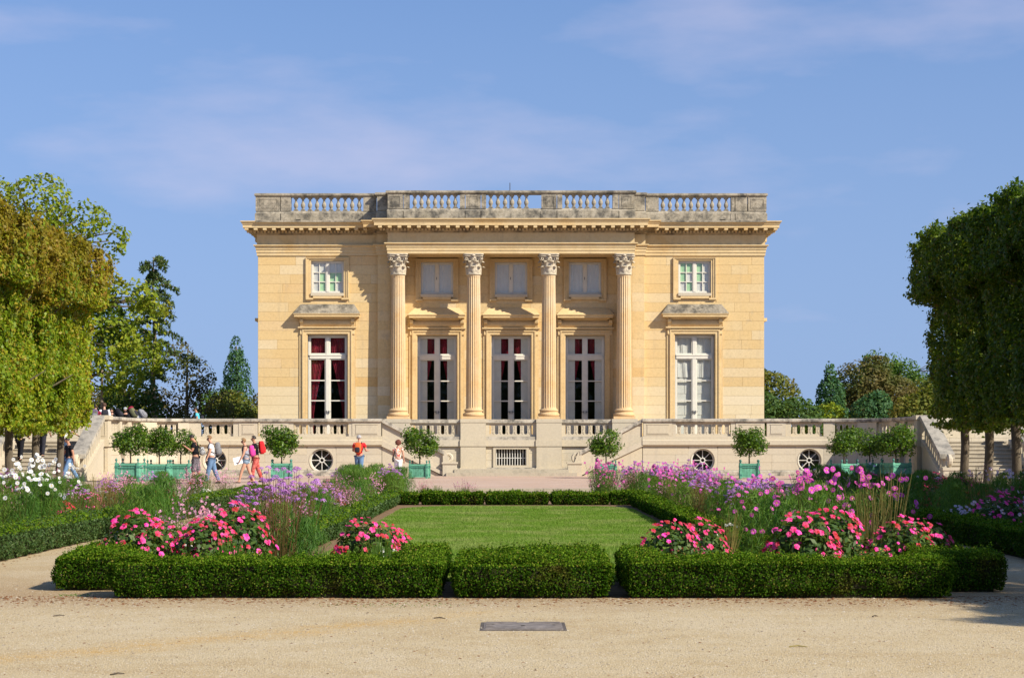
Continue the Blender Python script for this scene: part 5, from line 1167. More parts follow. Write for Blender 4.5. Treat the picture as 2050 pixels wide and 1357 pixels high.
def blossom_mesh(kind, mat_):
    if (kind, mat_) not in _bm:
        V, F, mi = BV[kind]; me = bpy.data.meshes.new('blossom'); me.from_pydata([tuple(v) for v in V], [], F); me.materials.append(M[mat_])
        if kind == 'cosmos': me.materials.append(M['yellow'])
        me.polygons.foreach_set('material_index', mi); me.update(); _bm[(kind, mat_)] = me
    return _bm[(kind, mat_)]
def stems_mesh(lines, rad, mat_, name='stems'):
    """thin ribbons pairs (crossed) following polylines; one mesh"""
    V = []; F = []
    for pts, r_ in lines:
        for d in ((1, 0, 0), (0, 1, 0)):
            o = len(V); d = np.array(d)*r_
            for i, p in enumerate(pts): t = 1-0.5*i/len(pts); V.append(np.array(p)-d*t); V.append(np.array(p)+d*t)
            for i in range(len(pts)-1): F.append((o+2*i, o+2*i+1, o+2*i+3, o+2*i+2))
    return fast_mesh(name, np.array(V), np.array(F), M[mat_])
def arc_pts(p0, p1, bow, n=4):
    p0, p1 = np.array(p0), np.array(p1); return [p0+(p1-p0)*t+np.array([0, 0, bow*math.sin(math.pi*t)]) for t in np.linspace(0, 1, n)]
def face_rot(d, spin): return (Vector(d).to_track_quat('Z', 'Y') @ Quaternion((0, 0, 1), spin)).to_euler()
def make_proto(kind, seed, colour):
    r = np.random.default_rng(seed); q = []; bl = []          # q: (name, mesh); bl: (blossom kind, loc, dir, size)
    def dome(n, rad, h, z0, shell=0.25):
        d = unit(r.normal(0, 1, (n,3))); d[:,2] = np.abs(d[:,2]); rr_ = 1-shell*np.abs(r.normal(0, 0.6, n)); P = d*np.array([rad, rad, h])*rr_[:,None]+np.array([0, 0, z0]); return P, d
    if kind == 'lizzie':
        P, N = dome(760, 0.41, 0.51, 0.06); V, F = leaf_quads(P, N+np.array([0, 0, 0.4]), 0.085, 0.04, 0.55, 0.15, r=r); q.append(('foliage', fast_mesh('foliage', V, F, M['leaf'])))
        P, N = dome(118, 0.43, 0.55, 0.07, 0.07); P = P[P[:,2] > 0.20]
        for p in P: dd = unit((p-np.array([0, 0, 0.05]))[None])[0]+np.array([0.25, -0.55, 0.35])+r.normal(0, 0.25, 3); bl.append(('lizzie', p, dd, 0.032+0.042*r.uniform(0, 1)**1.2))
    elif kind == 'cosmos':
        n = 700; z = r.uniform(0.05, 0.78, n); a = r.uniform(0, 6.28, n); rad = 0.30*np.sqrt(r.uniform(0, 1, n))*(0.6+0.5*z); P = np.stack([rad*np.cos(a), rad*np.sin(a), z], 1)
        V, F = leaf_quads(P, r.normal(0, 1, (n,3)), 0.13, 0.009, 0.5, 0.0, up=(0, 0, 0.8), r=r); q.append(('foliage', fast_mesh('foliage', V, F, M['feather'])))
        ln = []
        for k in range(17):
            a = r.uniform(0, 6.28); e = np.array([0.42*r.uniform(0.1, 1)*math.cos(a), 0.42*r.uniform(0.1, 1)*math.sin(a), r.uniform(0.45, 1.05)]); ln.append((arc_pts((e[0]*0.25, e[1]*0.25, 0.1), e, 0.03), 0.0035))
            bl.append(('cosmos', e, (r.normal(0.2, 0.5), r.normal(-0.7, 0.35), r.uniform(0.0, 0.9)), r.uniform(0.055, 0.08)))
        q.append(('stems', stems_mesh(ln, 1, 'stem')))
    elif kind == 'verbena':
        ln = []
        for k in range(34):
            a = r.uniform(0, 6.28); rad = 0.34*math.sqrt(r.uniform(0, 1)); e = np.array([rad*math.cos(a), rad*math.sin(a), 1.0-0.55*rad+r.normal(0, 0.07)]); ln.append((arc_pts((e[0]*0.35, e[1]*0.35, 0.0), e, 0.02), 0.0035)); bl.append(('cluster', e, (r.normal(0, 0.2), r.normal(-0.2, 0.2), 1), r.uniform(0.055, 0.09)))
        q.append(('stems', stems_mesh(ln, 1, 'redstem'))); n = 320; z = r.uniform(0.05, 0.6, n); a = r.uniform(0, 6.28, n); rad = 0.28*np.sqrt(r.uniform(0, 1, n)); V, F = leaf_quads(np.stack([rad*np.cos(a), rad*np.sin(a), z], 1), r.normal(0, 1, (n,3)), 0.08, 0.012, 0.5, 0.1, up=(0, 0, 1), r=r); q.append(('foliage', fast_mesh('foliage', V, F, M['leaf'])))
    elif kind == 'gaura':
        ln = []
        for k in range(42):
            a = r.uniform(0, 6.28); rad = 0.5*math.sqrt(r.uniform(0, 1)); e = np.array([rad*math.cos(a), rad*math.sin(a), 0.95-0.5*rad*rad*2+r.normal(0, 0.10)]); b = np.array([rad*0.3*math.cos(a), rad*0.3*math.sin(a), 0.0]); pts = arc_pts(b, e, 0.08, 5); ln.append((pts, 0.0028))
            for t in range(4): w_ = r.uniform(0.55, 1); bl.append(('floret', b+(e-b)*w_+np.array([0, 0, 0.08*math.sin(math.pi*w_)])+r.normal(0, 0.018, 3), (r.normal(0, 0.5), -0.8, r.normal(0.4, 0.4)), r.uniform(0.028, 0.05)))
        q.append(('stems', stems_mesh(ln, 1, 'redstem'))); n = 420; z = r.uniform(0.03, 0.5, n); a = r.uniform(0, 6.28, n); rad = 0.36*np.sqrt(r.uniform(0, 1, n)); V, F = leaf_quads(np.stack([rad*np.cos(a), rad*np.sin(a), z], 1), r.normal(0, 1, (n,3)), 0.07, 0.013, 0.5, 0.1, up=(0, 0, 1), r=r); q.append(('foliage', fast_mesh('foliage', V, F, M['leaf'])))
    elif kind == 'feather':
        n = 1500; z = r.uniform(0.03, 1.0, n)**0.8; a = r.uniform(0, 6.28, n); rad = 0.44*np.sqrt(r.uniform(0, 1, n))*np.sin(np.clip(0.5+z*2.2, 0, 2.7)); P = np.stack([rad*np.cos(a), rad*np.sin(a), z*0.9], 1); V, F = leaf_quads(P, np.stack([np.cos(a), np.sin(a), np.full(n, 0.3)], 1), 0.15, 0.011, 0.5, 0.0, up=(0, 0, 1), r=r); q.append(('foliage', fast_mesh('foliage', V, F, M['feather'])))
    elif kind == 'stalks':
        ln = []
        for k in range(60):
            a = r.uniform(0, 6.28); rad = 0.36*math.sqrt(r.uniform(0, 1)); e = np.array([rad*math.cos(a), rad*math.sin(a), r.uniform(0.55, 1.1)]); ln.append((arc_pts((e[0]*0.4, e[1]*0.4, 0), e, 0.04, 5), 0.004))
        q.append(('stems', stems_mesh(ln, 1, 'dry'))); n = 260; z = r.uniform(0.2, 1.0, n); a = r.uniform(0, 6.28, n); rad = 0.32*np.sqrt(r.uniform(0, 1, n)); V, F = leaf_quads(np.stack([rad*np.cos(a), rad*np.sin(a), z], 1), r.normal(0, 1, (n,3)), 0.09, 0.008, 0.5, 0.0, up=(0, 0, 1), r=r); q.append(('foliage', fast_mesh('foliage', V, F, M['stem'])))
    elif kind == 'tuft':
        ln = []
        for k in range(110):
            a = r.uniform(0, 6.28); e = np.array([0.26*r.uniform(0.1, 1)*math.cos(a), 0.26*r.uniform(0.1, 1)*math.sin(a), r.uniform(0.3, 0.62)]); ln.append((arc_pts((e[0]*0.3, e[1]*0.3, 0), e, 0.04, 4), 0.004))
        q.append(('blades', stems_mesh(ln, 1, 'feather', 'blades')))
    elif kind in ('daisy', 'begonia'):
        P, N = dome(420, 0.26, 0.30, 0.02); V, F = leaf_quads(P, N+np.array([0, 0, 0.4]), 0.055, 0.028, 0.6, 0.15, r=r); q.append(('foliage', fast_mesh('foliage', V, F, M['leaf' if kind == 'daisy' else 'darkleaf'])))
        P, N = dome(34, 0.28, 0.36, 0.03, 0.1)
        for p in P:
            if p[2] > 0.13: bl.append(('cosmos' if kind == 'daisy' else 'lizzie', p, (r.normal(0.1, 0.3), -0.6, 0.7), r.uniform(0.04, 0.055)))
    elif kind == 'purpleleaf':
        P, N = dome(300, 0.3, 0.3, 0.0); V, F = leaf_quads(P, N, 0.08, 0.05, 0.6, 0.15, r=r); q.append(('foliage', fast_mesh('foliage', V, F, M['darkleaf'])))
    return q, bl
NAMES = {'lizzie': 'busy_lizzie_plant', 'cosmos': 'cosmos_plant', 'verbena': 'verbena_plant', 'gaura': 'gaura_plant', 'feather': 'feathery_plant', 'stalks': 'dry_stalk_plant', 'tuft': 'grass_tuft', 'daisy': 'daisy_plant', 'begonia': 'begonia_plant', 'purpleleaf': 'purple_leaf_plant'}
_pr = {}; nclump = 0
def clump(kind, colour, x_, y_, s_, label, group=None, singles=False, zs=1.0):
    """one plant: foliage, stems, and its blossoms (each a mesh of its own near the camera, joined far off)"""
    global nclump; nclump += 1; v = nclump % 3; key = (kind, colour, v)
    if key not in _pr:
        q, bl = make_proto(kind, 100+v*7+len(kind), colour); joined = None
        if bl:
            parts = []; mats = []; Vs = []; Fs = []; mi = []; o = 0
            for bk, loc, d, size in bl:
                m3 = Vector(d).to_track_quat('Z', 'Y').to_matrix(); V, F, mm = BV[bk]
                A = np.array(V) @ np.array(m3).T*size+np.array(loc); Vs.append(A); Fs += [tuple(i+o for i in f) for f in F]; mi += mm; o += len(V)
            me = bpy.data.meshes.new('blossoms'); me.from_pydata(np.concatenate(Vs).tolist(), [], Fs); me.materials.append(M[colour]); me.materials.append(M['yellow']); me.polygons.foreach_set('material_index', mi); me.update(); joined = me
        _pr[key] = (q, bl, joined)
    q, bl, joined = _pr[key]
    t = thing(NAMES[kind], label, 'plant', (x_, y_, 0.02), group); t.rotation_euler = (0, 0, rb.uniform(-0.5, 0.5) if kind in ('lizzie', 'cosmos', 'daisy') else rb.uniform(0, 6.28)); t.scale = (s_, s_, s_*zs)
    for nm, me in q: link(nm, me, t)
    if bl and singles:
        for bk, loc, d, size in bl: link('blossom', blossom_mesh(bk, colour), t, tuple(loc), face_rot(d, rb.uniform(0, 6)), size)
    elif bl: o = link('blossom_mass', joined, t); o['kind'] = 'stuff'
    return t
# named plants near the camera
def at(px, Y): return (px-1020)*Y/3650-0.12
near = [
 ('lizzie','hotpink',(275,21.3),1.15,'wide mound of bright pink busy lizzie at the outer end of the sunlit bed'),
 ('lizzie','hotpink',(320,21.9),0.95,'smaller bright pink busy lizzie just behind the wide outer mound'),
 ('lizzie','hotpink',(415,21.4),1.05,'bright pink busy lizzie beside the pale grass tuft'),
 ('lizzie','hotpink',(470,21.9),1.25,'tallest bright pink busy lizzie below the lilac verbena'),
 ('lizzie','hotpink',(735,21.3),1.05,'bright pink busy lizzie next to white daisies at the lawn edge'),
 ('lizzie','hotpink',(775,21.7),0.9,'bright pink busy lizzie half behind the white daisies'),
 ('verbena','lilac',(560,22.4),1.12,'tall lilac verbena on thin reddish stems, front one'),
 ('verbena','lilac',(592,23.4),1.08,'tall lilac verbena standing behind the front verbena'),
 ('verbena','lilac',(520,23.0),1.0,'lower lilac verbena behind the tallest pink busy lizzie'),
 ('tuft','leaf',(462,20.5),0.95,'pale green grass tuft between the pink busy lizzies'),
 ('tuft','leaf',(765,20.6),0.9,'pale green grass tuft below the daisies'),
 ('daisy','whitep',(778,20.9),1.0,'small white daisy plant at the lawn edge'),
 ('purpleleaf','leaf',(672,20.7),0.8,'small dark purple-leaved plant behind the hedge'),
 ('begonia','red',(645,20.9),0.55,'tiny scarlet begonia beside the dark purple plant'),
 ('gaura','blush',(380,23.4),0.95,'wispy blush gaura behind the pink busy lizzies'),
 ('daisy','lilac',(360,20.7),0.8,'low lilac-flowered plant between the outer pink mounds'),
 ('feather','leaf',(610,22.6),0.75,'feathery green plant beside the lilac verbena'),
 ('lizzie','hotpink',(1345,21.2),1.02,'bright pink busy lizzie mound beside the lawn near the scarlet begonias'),
 ('lizzie','hotpink',(1400,21.6),1.0,'bright pink busy lizzie mound between the lawn mound and the scarlet begonias'),
 ('lizzie','hotpink',(1608,21.3),1.15,'bright pink busy lizzie below the tall magenta cosmos'),
 ('lizzie','hotpink',(1665,21.7),1.2,'taller bright pink busy lizzie adjoining the cosmos mound'),
 ('lizzie','hotpink',(1805,21.4),1.05,'bright pink busy lizzie near the outer corner hedge'),
 ('lizzie','hotpink',(1848,21.9),1.0,'bright pink busy lizzie farthest out beside the shaded path'),
 ('begonia','red',(1482,20.6),0.85,'scarlet begonia between the two pink mounds'),
 ('daisy','lilac',(1440,20.7),0.75,'low plant with small violet flowers next to the scarlet begonia'),
 ('tuft','leaf',(1400,20.4),0.7,'grey-green grass tuft below the pink mound'),
 ('daisy','leaf',(1735,20.8),1.2,'leafy green plant without flowers between pink mounds'),
 ('cosmos','magenta',(1500,23.4),1.0,'magenta cosmos over the scarlet begonia'),
 ('cosmos','magenta',(1610,23.6),1.22,'tall magenta cosmos rising over the planter tub'),
 ('cosmos','magenta',(1640,25.0),1.3,'tallest magenta cosmos with clustered flower heads'),
 ('cosmos','magenta',(1690,24.2),1.15,'magenta cosmos left of the dry stalks'),
 ('cosmos','magenta',(1730,26.0),1.22,'magenta cosmos in front of the green tubs'),
 ('cosmos','magenta',(1800,25.6),1.15,'magenta cosmos leaning over the shaded path'),
 ('cosmos','magenta',(1555,26.5),1.2,'magenta cosmos behind the feathery green plant'),
 ('feather','leaf',(1560,24.4),1.0,'feathery green plant under the magenta cosmos'),
 ('feather','leaf',(1625,26.4),1.15,'big feathery green plant behind the cosmos heads'),
 ('feather','leaf',(1500,27.5),1.0,'feathery green plant next to the shadowy lawn hedge'),
 ('stalks','leaf',(1775,24.0),1.15,'clump of straw-coloured dry stalks'),
 ('stalks','leaf',(1735,23.0),0.95,'smaller clump of straw-coloured dry stalks'),
 ('stalks','leaf',(1450,23.0),0.7,'thin dry stalks behind the pink mound near the lawn'),
 ('daisy','whitep',(1460,27.0),1.1,'white-flowered plant by the shadowy lawn hedge'),
]
for kind, colr, (px, Y), s_, lab in near: clump(kind, colr, at(px, Y), Y, s_*(1.1 if kind == 'verbena' else 1.0), lab, None, True, 1.16 if kind == 'lizzie' else 1.0)
def fill(x0, x1, y0, y1, step, table, where, scale=(0.8, 1.1), singles_to=0):
    y_ = y0
    while y_ < y1:
        x_ = x0+step*0.3
        while x_ < x1:
            kind, colr, word, sm = rb.choices([t[1:] for t in table], [t[0] for t in table])[0]
            xx, yy = x_+rb.uniform(-0.3, 0.3)*step, y_+rb.uniform(-0.4, 0.4)*step
            s_ = rb.uniform(*scale)*sm
            u = (yy-y0)/(y1-y0); part_ = '' if y1-y0 < 10 else ('near end of ' if u < 0.33 else 'middle of ' if u < 0.67 else 'far end of ')
            wh = where.replace('in the ', 'in the '+part_+'the ') if part_ else where; lb = f'{word} {wh}'.replace(' beside the lawn', ' by the lawn')
            clump(kind, colr, xx, yy, s_, lb, lb, yy < singles_to)
            x_ += step
        y_ += step*0.85
fill(-4.5, -3.6, 24.2, 47.5, 0.62, [(3.2,'gaura','blush','wispy blush-flowered gaura',1.0),(2.6,'feather','leaf','feathery green plant',0.95),(0.8,'verbena','lilac','lilac verbena',0.95),(0.8,'lizzie','hotpink','pink busy lizzie',1.0),(0.9,'daisy','whitep','white daisy',1.3),(0.6,'cosmos','blush','pale pink cosmos',0.95),(0.5,'stalks','leaf','straw-coloured dry stalk clump',0.8)], 'in the sunlit border beside the lawn', (0.62, 0.86))
fill(3.6, 4.5, 27.5, 47.5, 0.66, [(2.6,'cosmos','magenta','magenta cosmos',1.1),(2.4,'feather','leaf','feathery green plant',1.0),(2.2,'verbena','lilac','lilac verbena',1.05),(1.0,'stalks','leaf','straw-coloured dry stalk clump',0.9),(1.2,'gaura','blush','wispy blush-flowered gaura',0.95),(0.8,'lizzie','hotpink','pink busy lizzie',0.9)], 'in the shadowed border beside the lawn', (0.78, 1.0))
fill(-5.0, -2.9, 49.4, 53.3, 0.75, [(3,'feather','leaf','bushy feathery green plant',1.2),(1,'gaura','blush','wispy blush-flowered gaura',1.05),(0.8,'verbena','lilac','lilac verbena',1.1),(0.6,'daisy','whitep','white daisy',1.5)], 'in the far corner bed with the man in red beyond', (0.72, 0.95))
fill(2.4, 5.0, 49.4, 53.3, 0.75, [(2.4,'cosmos','magenta','pink cosmos',1.15),(1.6,'verbena','lilac','lilac verbena',1.1),(1,'gaura','blush','wispy blush-flowered gaura',1.05),(0.8,'feather','leaf','feathery green plant',1.0),(0.7,'lizzie','hotpink','pink busy lizzie',1.1)], 'in the far corner bed below the lone tub', (0.8, 1.0))
fill(-2.6, -0.6, 50.2, 52.0, 1.0, [(2,'gaura','blush','thin wispy gaura',0.7),(1,'tuft','leaf','small green grass tuft',0.9),(0.7,'begonia','red','small scarlet begonia',0.9)], 'behind the far hedge row', (0.7, 0.9))
fill(-13.6, -7.9, 25.0, 53.0, 1.15, [(3,'gaura','blush','wispy blush-flowered gaura',1.15),(1.6,'feather','leaf','feathery green plant',1.05),(1.4,'stalks','leaf','straw-coloured dry stalk clump',0.95),(1.0,'verbena','lilac','lilac verbena',1.0),(0.8,'lizzie','hotpink','pink busy lizzie',1.0),(0.7,'begonia','red','scarlet begonia',1.3),(0.6,'daisy','whitep','white daisy',1.4)], 'in the sunlit outer border', (0.6, 0.88))
for px, Y, s_ in ((20,34,1.2),(55,36,1.3),(85,33,1.25),(70,39,1.35),(110,37,1.2),(140,40,1.15),(45,31,1.0)):
    clump('cosmos', 'whitep', at(px, Y), Y, s_, 'tall white cosmos in front of the lime trunks', 'tall white cosmos by the lime trunks', True); clump('feather', 'leaf', at(px+8, Y+0.3), Y+0.3, s_*0.8, 'feathery green plant among the white cosmos', 'green plants among the white cosmos')
for px, Y, s_ in ((300,30.5,1.0),(270,31.5,1.0),(330,33,1.1)):
    clump('feather', 'leaf', at(px, Y)+0.0, Y, s_*1.0, 'big feathery green plant beyond the sunlit side path', 'green plants beyond the sunlit side path')
fill(7.9, 13.6, 24.0, 53.0, 1.25, [(3,'feather','leaf','feathery green plant',1.05),(2.2,'lizzie','hotpink','magenta-pink busy lizzie',1.3),(0.8,'daisy','palelilac','pale lilac daisy',1.6),(1.2,'cosmos','palelilac','pale lilac cosmos',1.0),(1.2,'gaura','blush','wispy blush-flowered gaura',1.0),(0.8,'stalks','leaf','straw-coloured dry stalk clump',0.9)], 'in the shaded outer border', (0.8, 1.1))

# ------------------------------------------------------------------ small things on the gravel
mc = thing('manhole_cover', 'square grey ribbed iron access cover set in the gravel', 'manhole cover', (0.0, 16.06, 0.0))
MB().box(-0.375, 0.375, 15.70, 16.42, 0.0, 0.004).build('frame', plain('cover_iron', (0.10, 0.085, 0.075), 0.9, 0.3, 8, 0.1), mc)
pl_m = plain('cover_plate_iron', (0.19, 0.165, 0.15), 0.9, 0.4, 9, 0.1)
MB().box(-0.345, 0.345, 15.73, 16.39, 0.004, 0.007).build('plate', pl_m, mc)
for k in range(22):
    y_ = 15.745+k*0.0295; half = 0.33; gap = math.sqrt(max(0, 0.28**2-((y_-16.06)*0.9)**2))
    if gap > 0.03:
        for s in (-1, 1): a, b = sorted((s*gap, s*half)); MB().box(a, b, y_, y_+0.013, 0.007, 0.0145).build('rib', pl_m, mc)
    else: MB().box(-half, half, y_, y_+0.013, 0.007, 0.0145).build('rib', pl_m, mc)
MB().lathe([(0.02, 0.007), (0.02, 0.0115), (0.012, 0.0118), (0.012, 0.008)], (0, 16.06, 0), 10, cap=False).build('lifting_hole', M['dark'], mc)

def scatter_mesh(name, n, xr, yr, size, mat_, label, cat, zf=0.35, bias=1.0, mask=None):
    r = np.random.default_rng(len(name)*31); x_ = r.uniform(*xr, n); y_ = yr[0]+(yr[1]-yr[0])*r.uniform(0, 1, n)**bias
    if mask is not None: k_ = mask(x_, y_, r); x_, y_ = x_[k_], y_[k_]
    n = len(x_); base = np.array([(1,0,0),(-0.5,0.8,0),(-0.6,-0.7,0),(0.1,0.05,1.0)]); s_ = size*r.uniform(0.5, 1.5, n); a = r.uniform(0, 6.28, n); c, s = np.cos(a), np.sin(a)
    B = np.tile(base, (n,1,1))*s_[:,None,None]; B[:,:,2] *= zf; X_ = B[:,:,0]*c[:,None]-B[:,:,1]*s[:,None]; Y_ = B[:,:,0]*s[:,None]+B[:,:,1]*c[:,None]
    V = np.stack([X_+x_[:,None], Y_+y_[:,None], B[:,:,2]+0.001], 2).reshape(-1,3); o = (np.arange(n)*4)[:,None]; F = np.concatenate([o+np.array([0,1,3]), o+np.array([1,2,3]), o+np.array([2,0,3])])
    ob = link(name, fast_mesh(name, V, F, mat_)); tag(ob, label, cat, kind='stuff'); return ob
peb_m = leafmat('pebble', [(0, (0.30, 0.23, 0.15)), (0.5, (0.46, 0.38, 0.27)), (0.85, (0.56, 0.49, 0.38)), (1, (0.16, 0.12, 0.09))], 0.0, 0.9, 0.1)
scatter_mesh('gravel', 34000, (-6.5, 6.5), (11.4, 19.2), 0.0065, peb_m, 'fine loose gravel strewn over the sandy ground', 'gravel', 0.6, 0.8)
scatter_mesh('loose_pebbles', 1500, (-6.5, 6.5), (11.4, 24), 0.012, peb_m, 'larger loose pebbles lying on the sandy ground', 'pebbles', 0.6)
lit_m = leafmat('dead_leaf', [(0, (0.16, 0.055, 0.025)), (0.5, (0.25, 0.11, 0.04)), (1, (0.10, 0.06, 0.03))], 0.1, 0.8, 0.2)
scatter_mesh('fallen_leaves', 2200, (-6.0, 6.0), (17.9, 19.3), 0.018, lit_m, 'dry fallen leaves along the foot of the hedges', 'leaves', 0.35, 0.45)
scatter_mesh('leaf_litter', 700, (-7.2, -6.3), (22, 45), 0.02, lit_m, 'brown leaf litter along the side path hedge', 'leaves', 0.35, 0.6, lambda x_, y_, r: x_ < -6.9+0.3*r.uniform(0, 1, len(x_))**2)
scatter_mesh('crumbs', 260, (-6.0, 6.0), (12, 18), 0.013, lit_m, 'scattered dark leaf crumbs on the gravel', 'debris', 0.3)
weed_r = np.random.default_rng(4); wp = np.stack([weed_r.normal(-1.25, 0.4, 110), weed_r.normal(18.15, 0.14, 110), np.full(110, 0.006)], 1); wp = np.concatenate([wp, np.stack([weed_r.normal(-4.75, 0.12, 120), weed_r.normal(19.35, 0.08, 120), np.full(120, 0.01)], 1)])
V, F = leaf_quads(wp, np.tile([0, -0.6, 1.0], (len(wp),1)), 0.017, 0.008, 0.7, 0.1, r=weed_r); tag(link('weeds', fast_mesh('weeds', V, F, M['feather'])), 'tiny green weeds sprouting in the gravel by the hedges', 'weeds', kind='stuff')
for (px, py, L_, an, lab) in ((880, 1238, 0.11, -0.15, 'short brown twig on the gravel beyond the access cover'), (118, 1233, 0.10, 0.1, 'dark twig on the gravel near the outer sunlit hedge corner'), (1598, 1295, 0.14, -0.05, 'pale straw stick lying on the open gravel'), (235, 1350, 0.09, 0.2, 'thin dark twig at the bottom edge of the gravel'), (1752, 1234, 0.06, 0.2, 'short dark twig on the gravel near the long hedge')):
    Y = 1.6*3650/(py-890); x_ = at(px, Y); tw = MB().tube([(x_-L_/2*math.cos(an), Y-L_/2*math.sin(an)*3, 0.006), (x_, Y+0.02, 0.012), (x_+L_/2*math.cos(an), Y+L_/2*math.sin(an)*3, 0.006)], [0.005, 0.006, 0.003], 5)
    o = tw.build('twig', M['dry'] if 'straw' in lab else M['bark']); tag(o, lab, 'twig', 'twigs on the gravel')
# ------------------------------------------------------------------ visitors
dummy = bpy.data.objects.new('origin_marker', None); ORG[dummy.name] = (0, 0, 0)
def cloth(name, c, var=0.15, scale=14): return plain(name, c, 0.9, var, scale, 0.15)
def pattern(name, cs, scale, stretch=None):
    m, nt = new_mat(name); v = coords(nt, stretch); n_ = noise(nt, scale, 2, 0.5, vec=v); st = [(0.34+0.32*i/(len(cs)-1), c) for i, c in enumerate(cs)]
    r_ = ramp(nt, n_, st); r_.node.color_ramp.interpolation = 'CONSTANT'; finish(nt, r_, 0.9, None, spec=0.15); return m
SK = [plain('skin_tone', (0.50, 0.27, 0.18), 0.55, 0.08, 9, 0.3), plain('tanned_skin_tone', (0.44, 0.22, 0.135), 0.55, 0.08, 9, 0.3)]
C = {'black': cloth('black_cotton', (0.012, 0.012, 0.015)), 'charcoal': cloth('charcoal_cotton', (0.03, 0.03, 0.038)), 'white': cloth('white_cotton', (0.78, 0.78, 0.78), 0.06), 'red': cloth('red_cotton', (0.62, 0.025, 0.03)), 'rust': pattern('rust_red_trousers_print', [(0.42, 0.07, 0.06), (0.55, 0.16, 0.13), (0.40, 0.06, 0.05)], 14), 'jeans': cloth('blue_denim', (0.13, 0.22, 0.36), 0.3, 7), 'dkjeans': cloth('dark_denim', (0.05, 0.08, 0.14), 0.3, 7), 'aqua': cloth('aqua_cotton', (0.12, 0.55, 0.66)), 'pink': cloth('pink_nylon', (0.62, 0.06, 0.30)), 'grey': cloth('grey_nylon', (0.20, 0.20, 0.21)), 'mauve': cloth('mauve_nylon', (0.13, 0.10, 0.14)), 'tan': plain('tan_leather', (0.44, 0.20, 0.09), 0.55, 0.1, 8), 'camo': pattern('grey_camouflage_print', [(0.06, 0.05, 0.06), (0.20, 0.18, 0.20), (0.10, 0.085, 0.10), (0.34, 0.31, 0.33)], 20), 'plaid': pattern('black_white_plaid', [(0.02, 0.02, 0.02), (0.55, 0.55, 0.55), (0.05, 0.05, 0.05), (0.7, 0.7, 0.7)], 30), 'floral': pattern('orange_white_print', [(0.72, 0.30, 0.16), (0.78, 0.74, 0.68), (0.60, 0.12, 0.10), (0.74, 0.62, 0.40), (0.80, 0.78, 0.74)], 11, (1, 1, 0.5)), 'orange': cloth('orange_nylon', (0.70, 0.14, 0.04)), 'olive': cloth('olive_nylon', (0.13, 0.13, 0.07)), 'maroon': cloth('maroon_nylon', (0.22, 0.02, 0.04)), 'paper': plain('white_paper', (0.85, 0.85, 0.88), 0.7, 0.03, 4), 'phone': plain('phone_black', (0.02, 0.02, 0.02), 0.2, 0.1, 4), 'ltdenim': cloth('pale_denim', (0.30, 0.42, 0.55), 0.25, 10), 'tank': cloth('grey_striped_tank', (0.30, 0.31, 0.36), 0.4, 20), 'cap': cloth('grey_cap', (0.34, 0.36, 0.36))}
H_ = {'brown': plain('brown_hair', (0.075, 0.036, 0.018), 0.7, 0.4, 40), 'dark': plain('dark_hair', (0.02, 0.013, 0.010), 0.6, 0.4, 40), 'fair': plain('dark_blond_hair', (0.22, 0.12, 0.05), 0.7, 0.35, 40), 'white': plain('white_hair', (0.36, 0.34, 0.33), 0.7, 0.2, 40), 'auburn': plain('auburn_hair', (0.13, 0.035, 0.02), 0.7, 0.4, 40)}
def skin_obj(name, pts, edges, rad, mat_, parent, sub=2):
    me = bpy.data.meshes.new(name); me.from_pydata([tuple(p) for p in pts], edges, []); me.materials.append(mat_)
    o = link(name, me, parent); sm = o.modifiers.new('Skin', 'SKIN'); sm.use_smooth_shade = True; sm.branch_smoothing = 0.6
    sv = me.skin_vertices[0].data
    for i, r_ in enumerate(rad): sv[i].radius = (r_, r_); sv[i].use_root = (i == 0)
    ss = o.modifiers.new('Subdivision', 'SUBSURF'); ss.levels = sub; ss.render_levels = sub
    return o
def rbox(mb, c, s, n=10, e=0.45, mi=0):
    """rounded box (superellipsoid)"""
    vs_ = []; fs = []; f = lambda x_: math.copysign(abs(x_)**e, x_); c = Vector(c)
    for j in range(n+1):
        v = -math.pi/2+math.pi*j/n
        for i in range(2*n):
            u = math.pi*i/n; vs_.append((c.x+s[0]*f(math.cos(v))*f(math.cos(u)), c.y+s[1]*f(math.cos(v))*f(math.sin(u)), c.z+s[2]*f(math.sin(v))))
    for j in range(n):
        for i in range(2*n): fs.append((j*2*n+i, j*2*n+(i+1)%(2*n), (j+1)*2*n+(i+1)%(2*n), (j+1)*2*n+i))
    return mb.add(vs_, fs, mi)
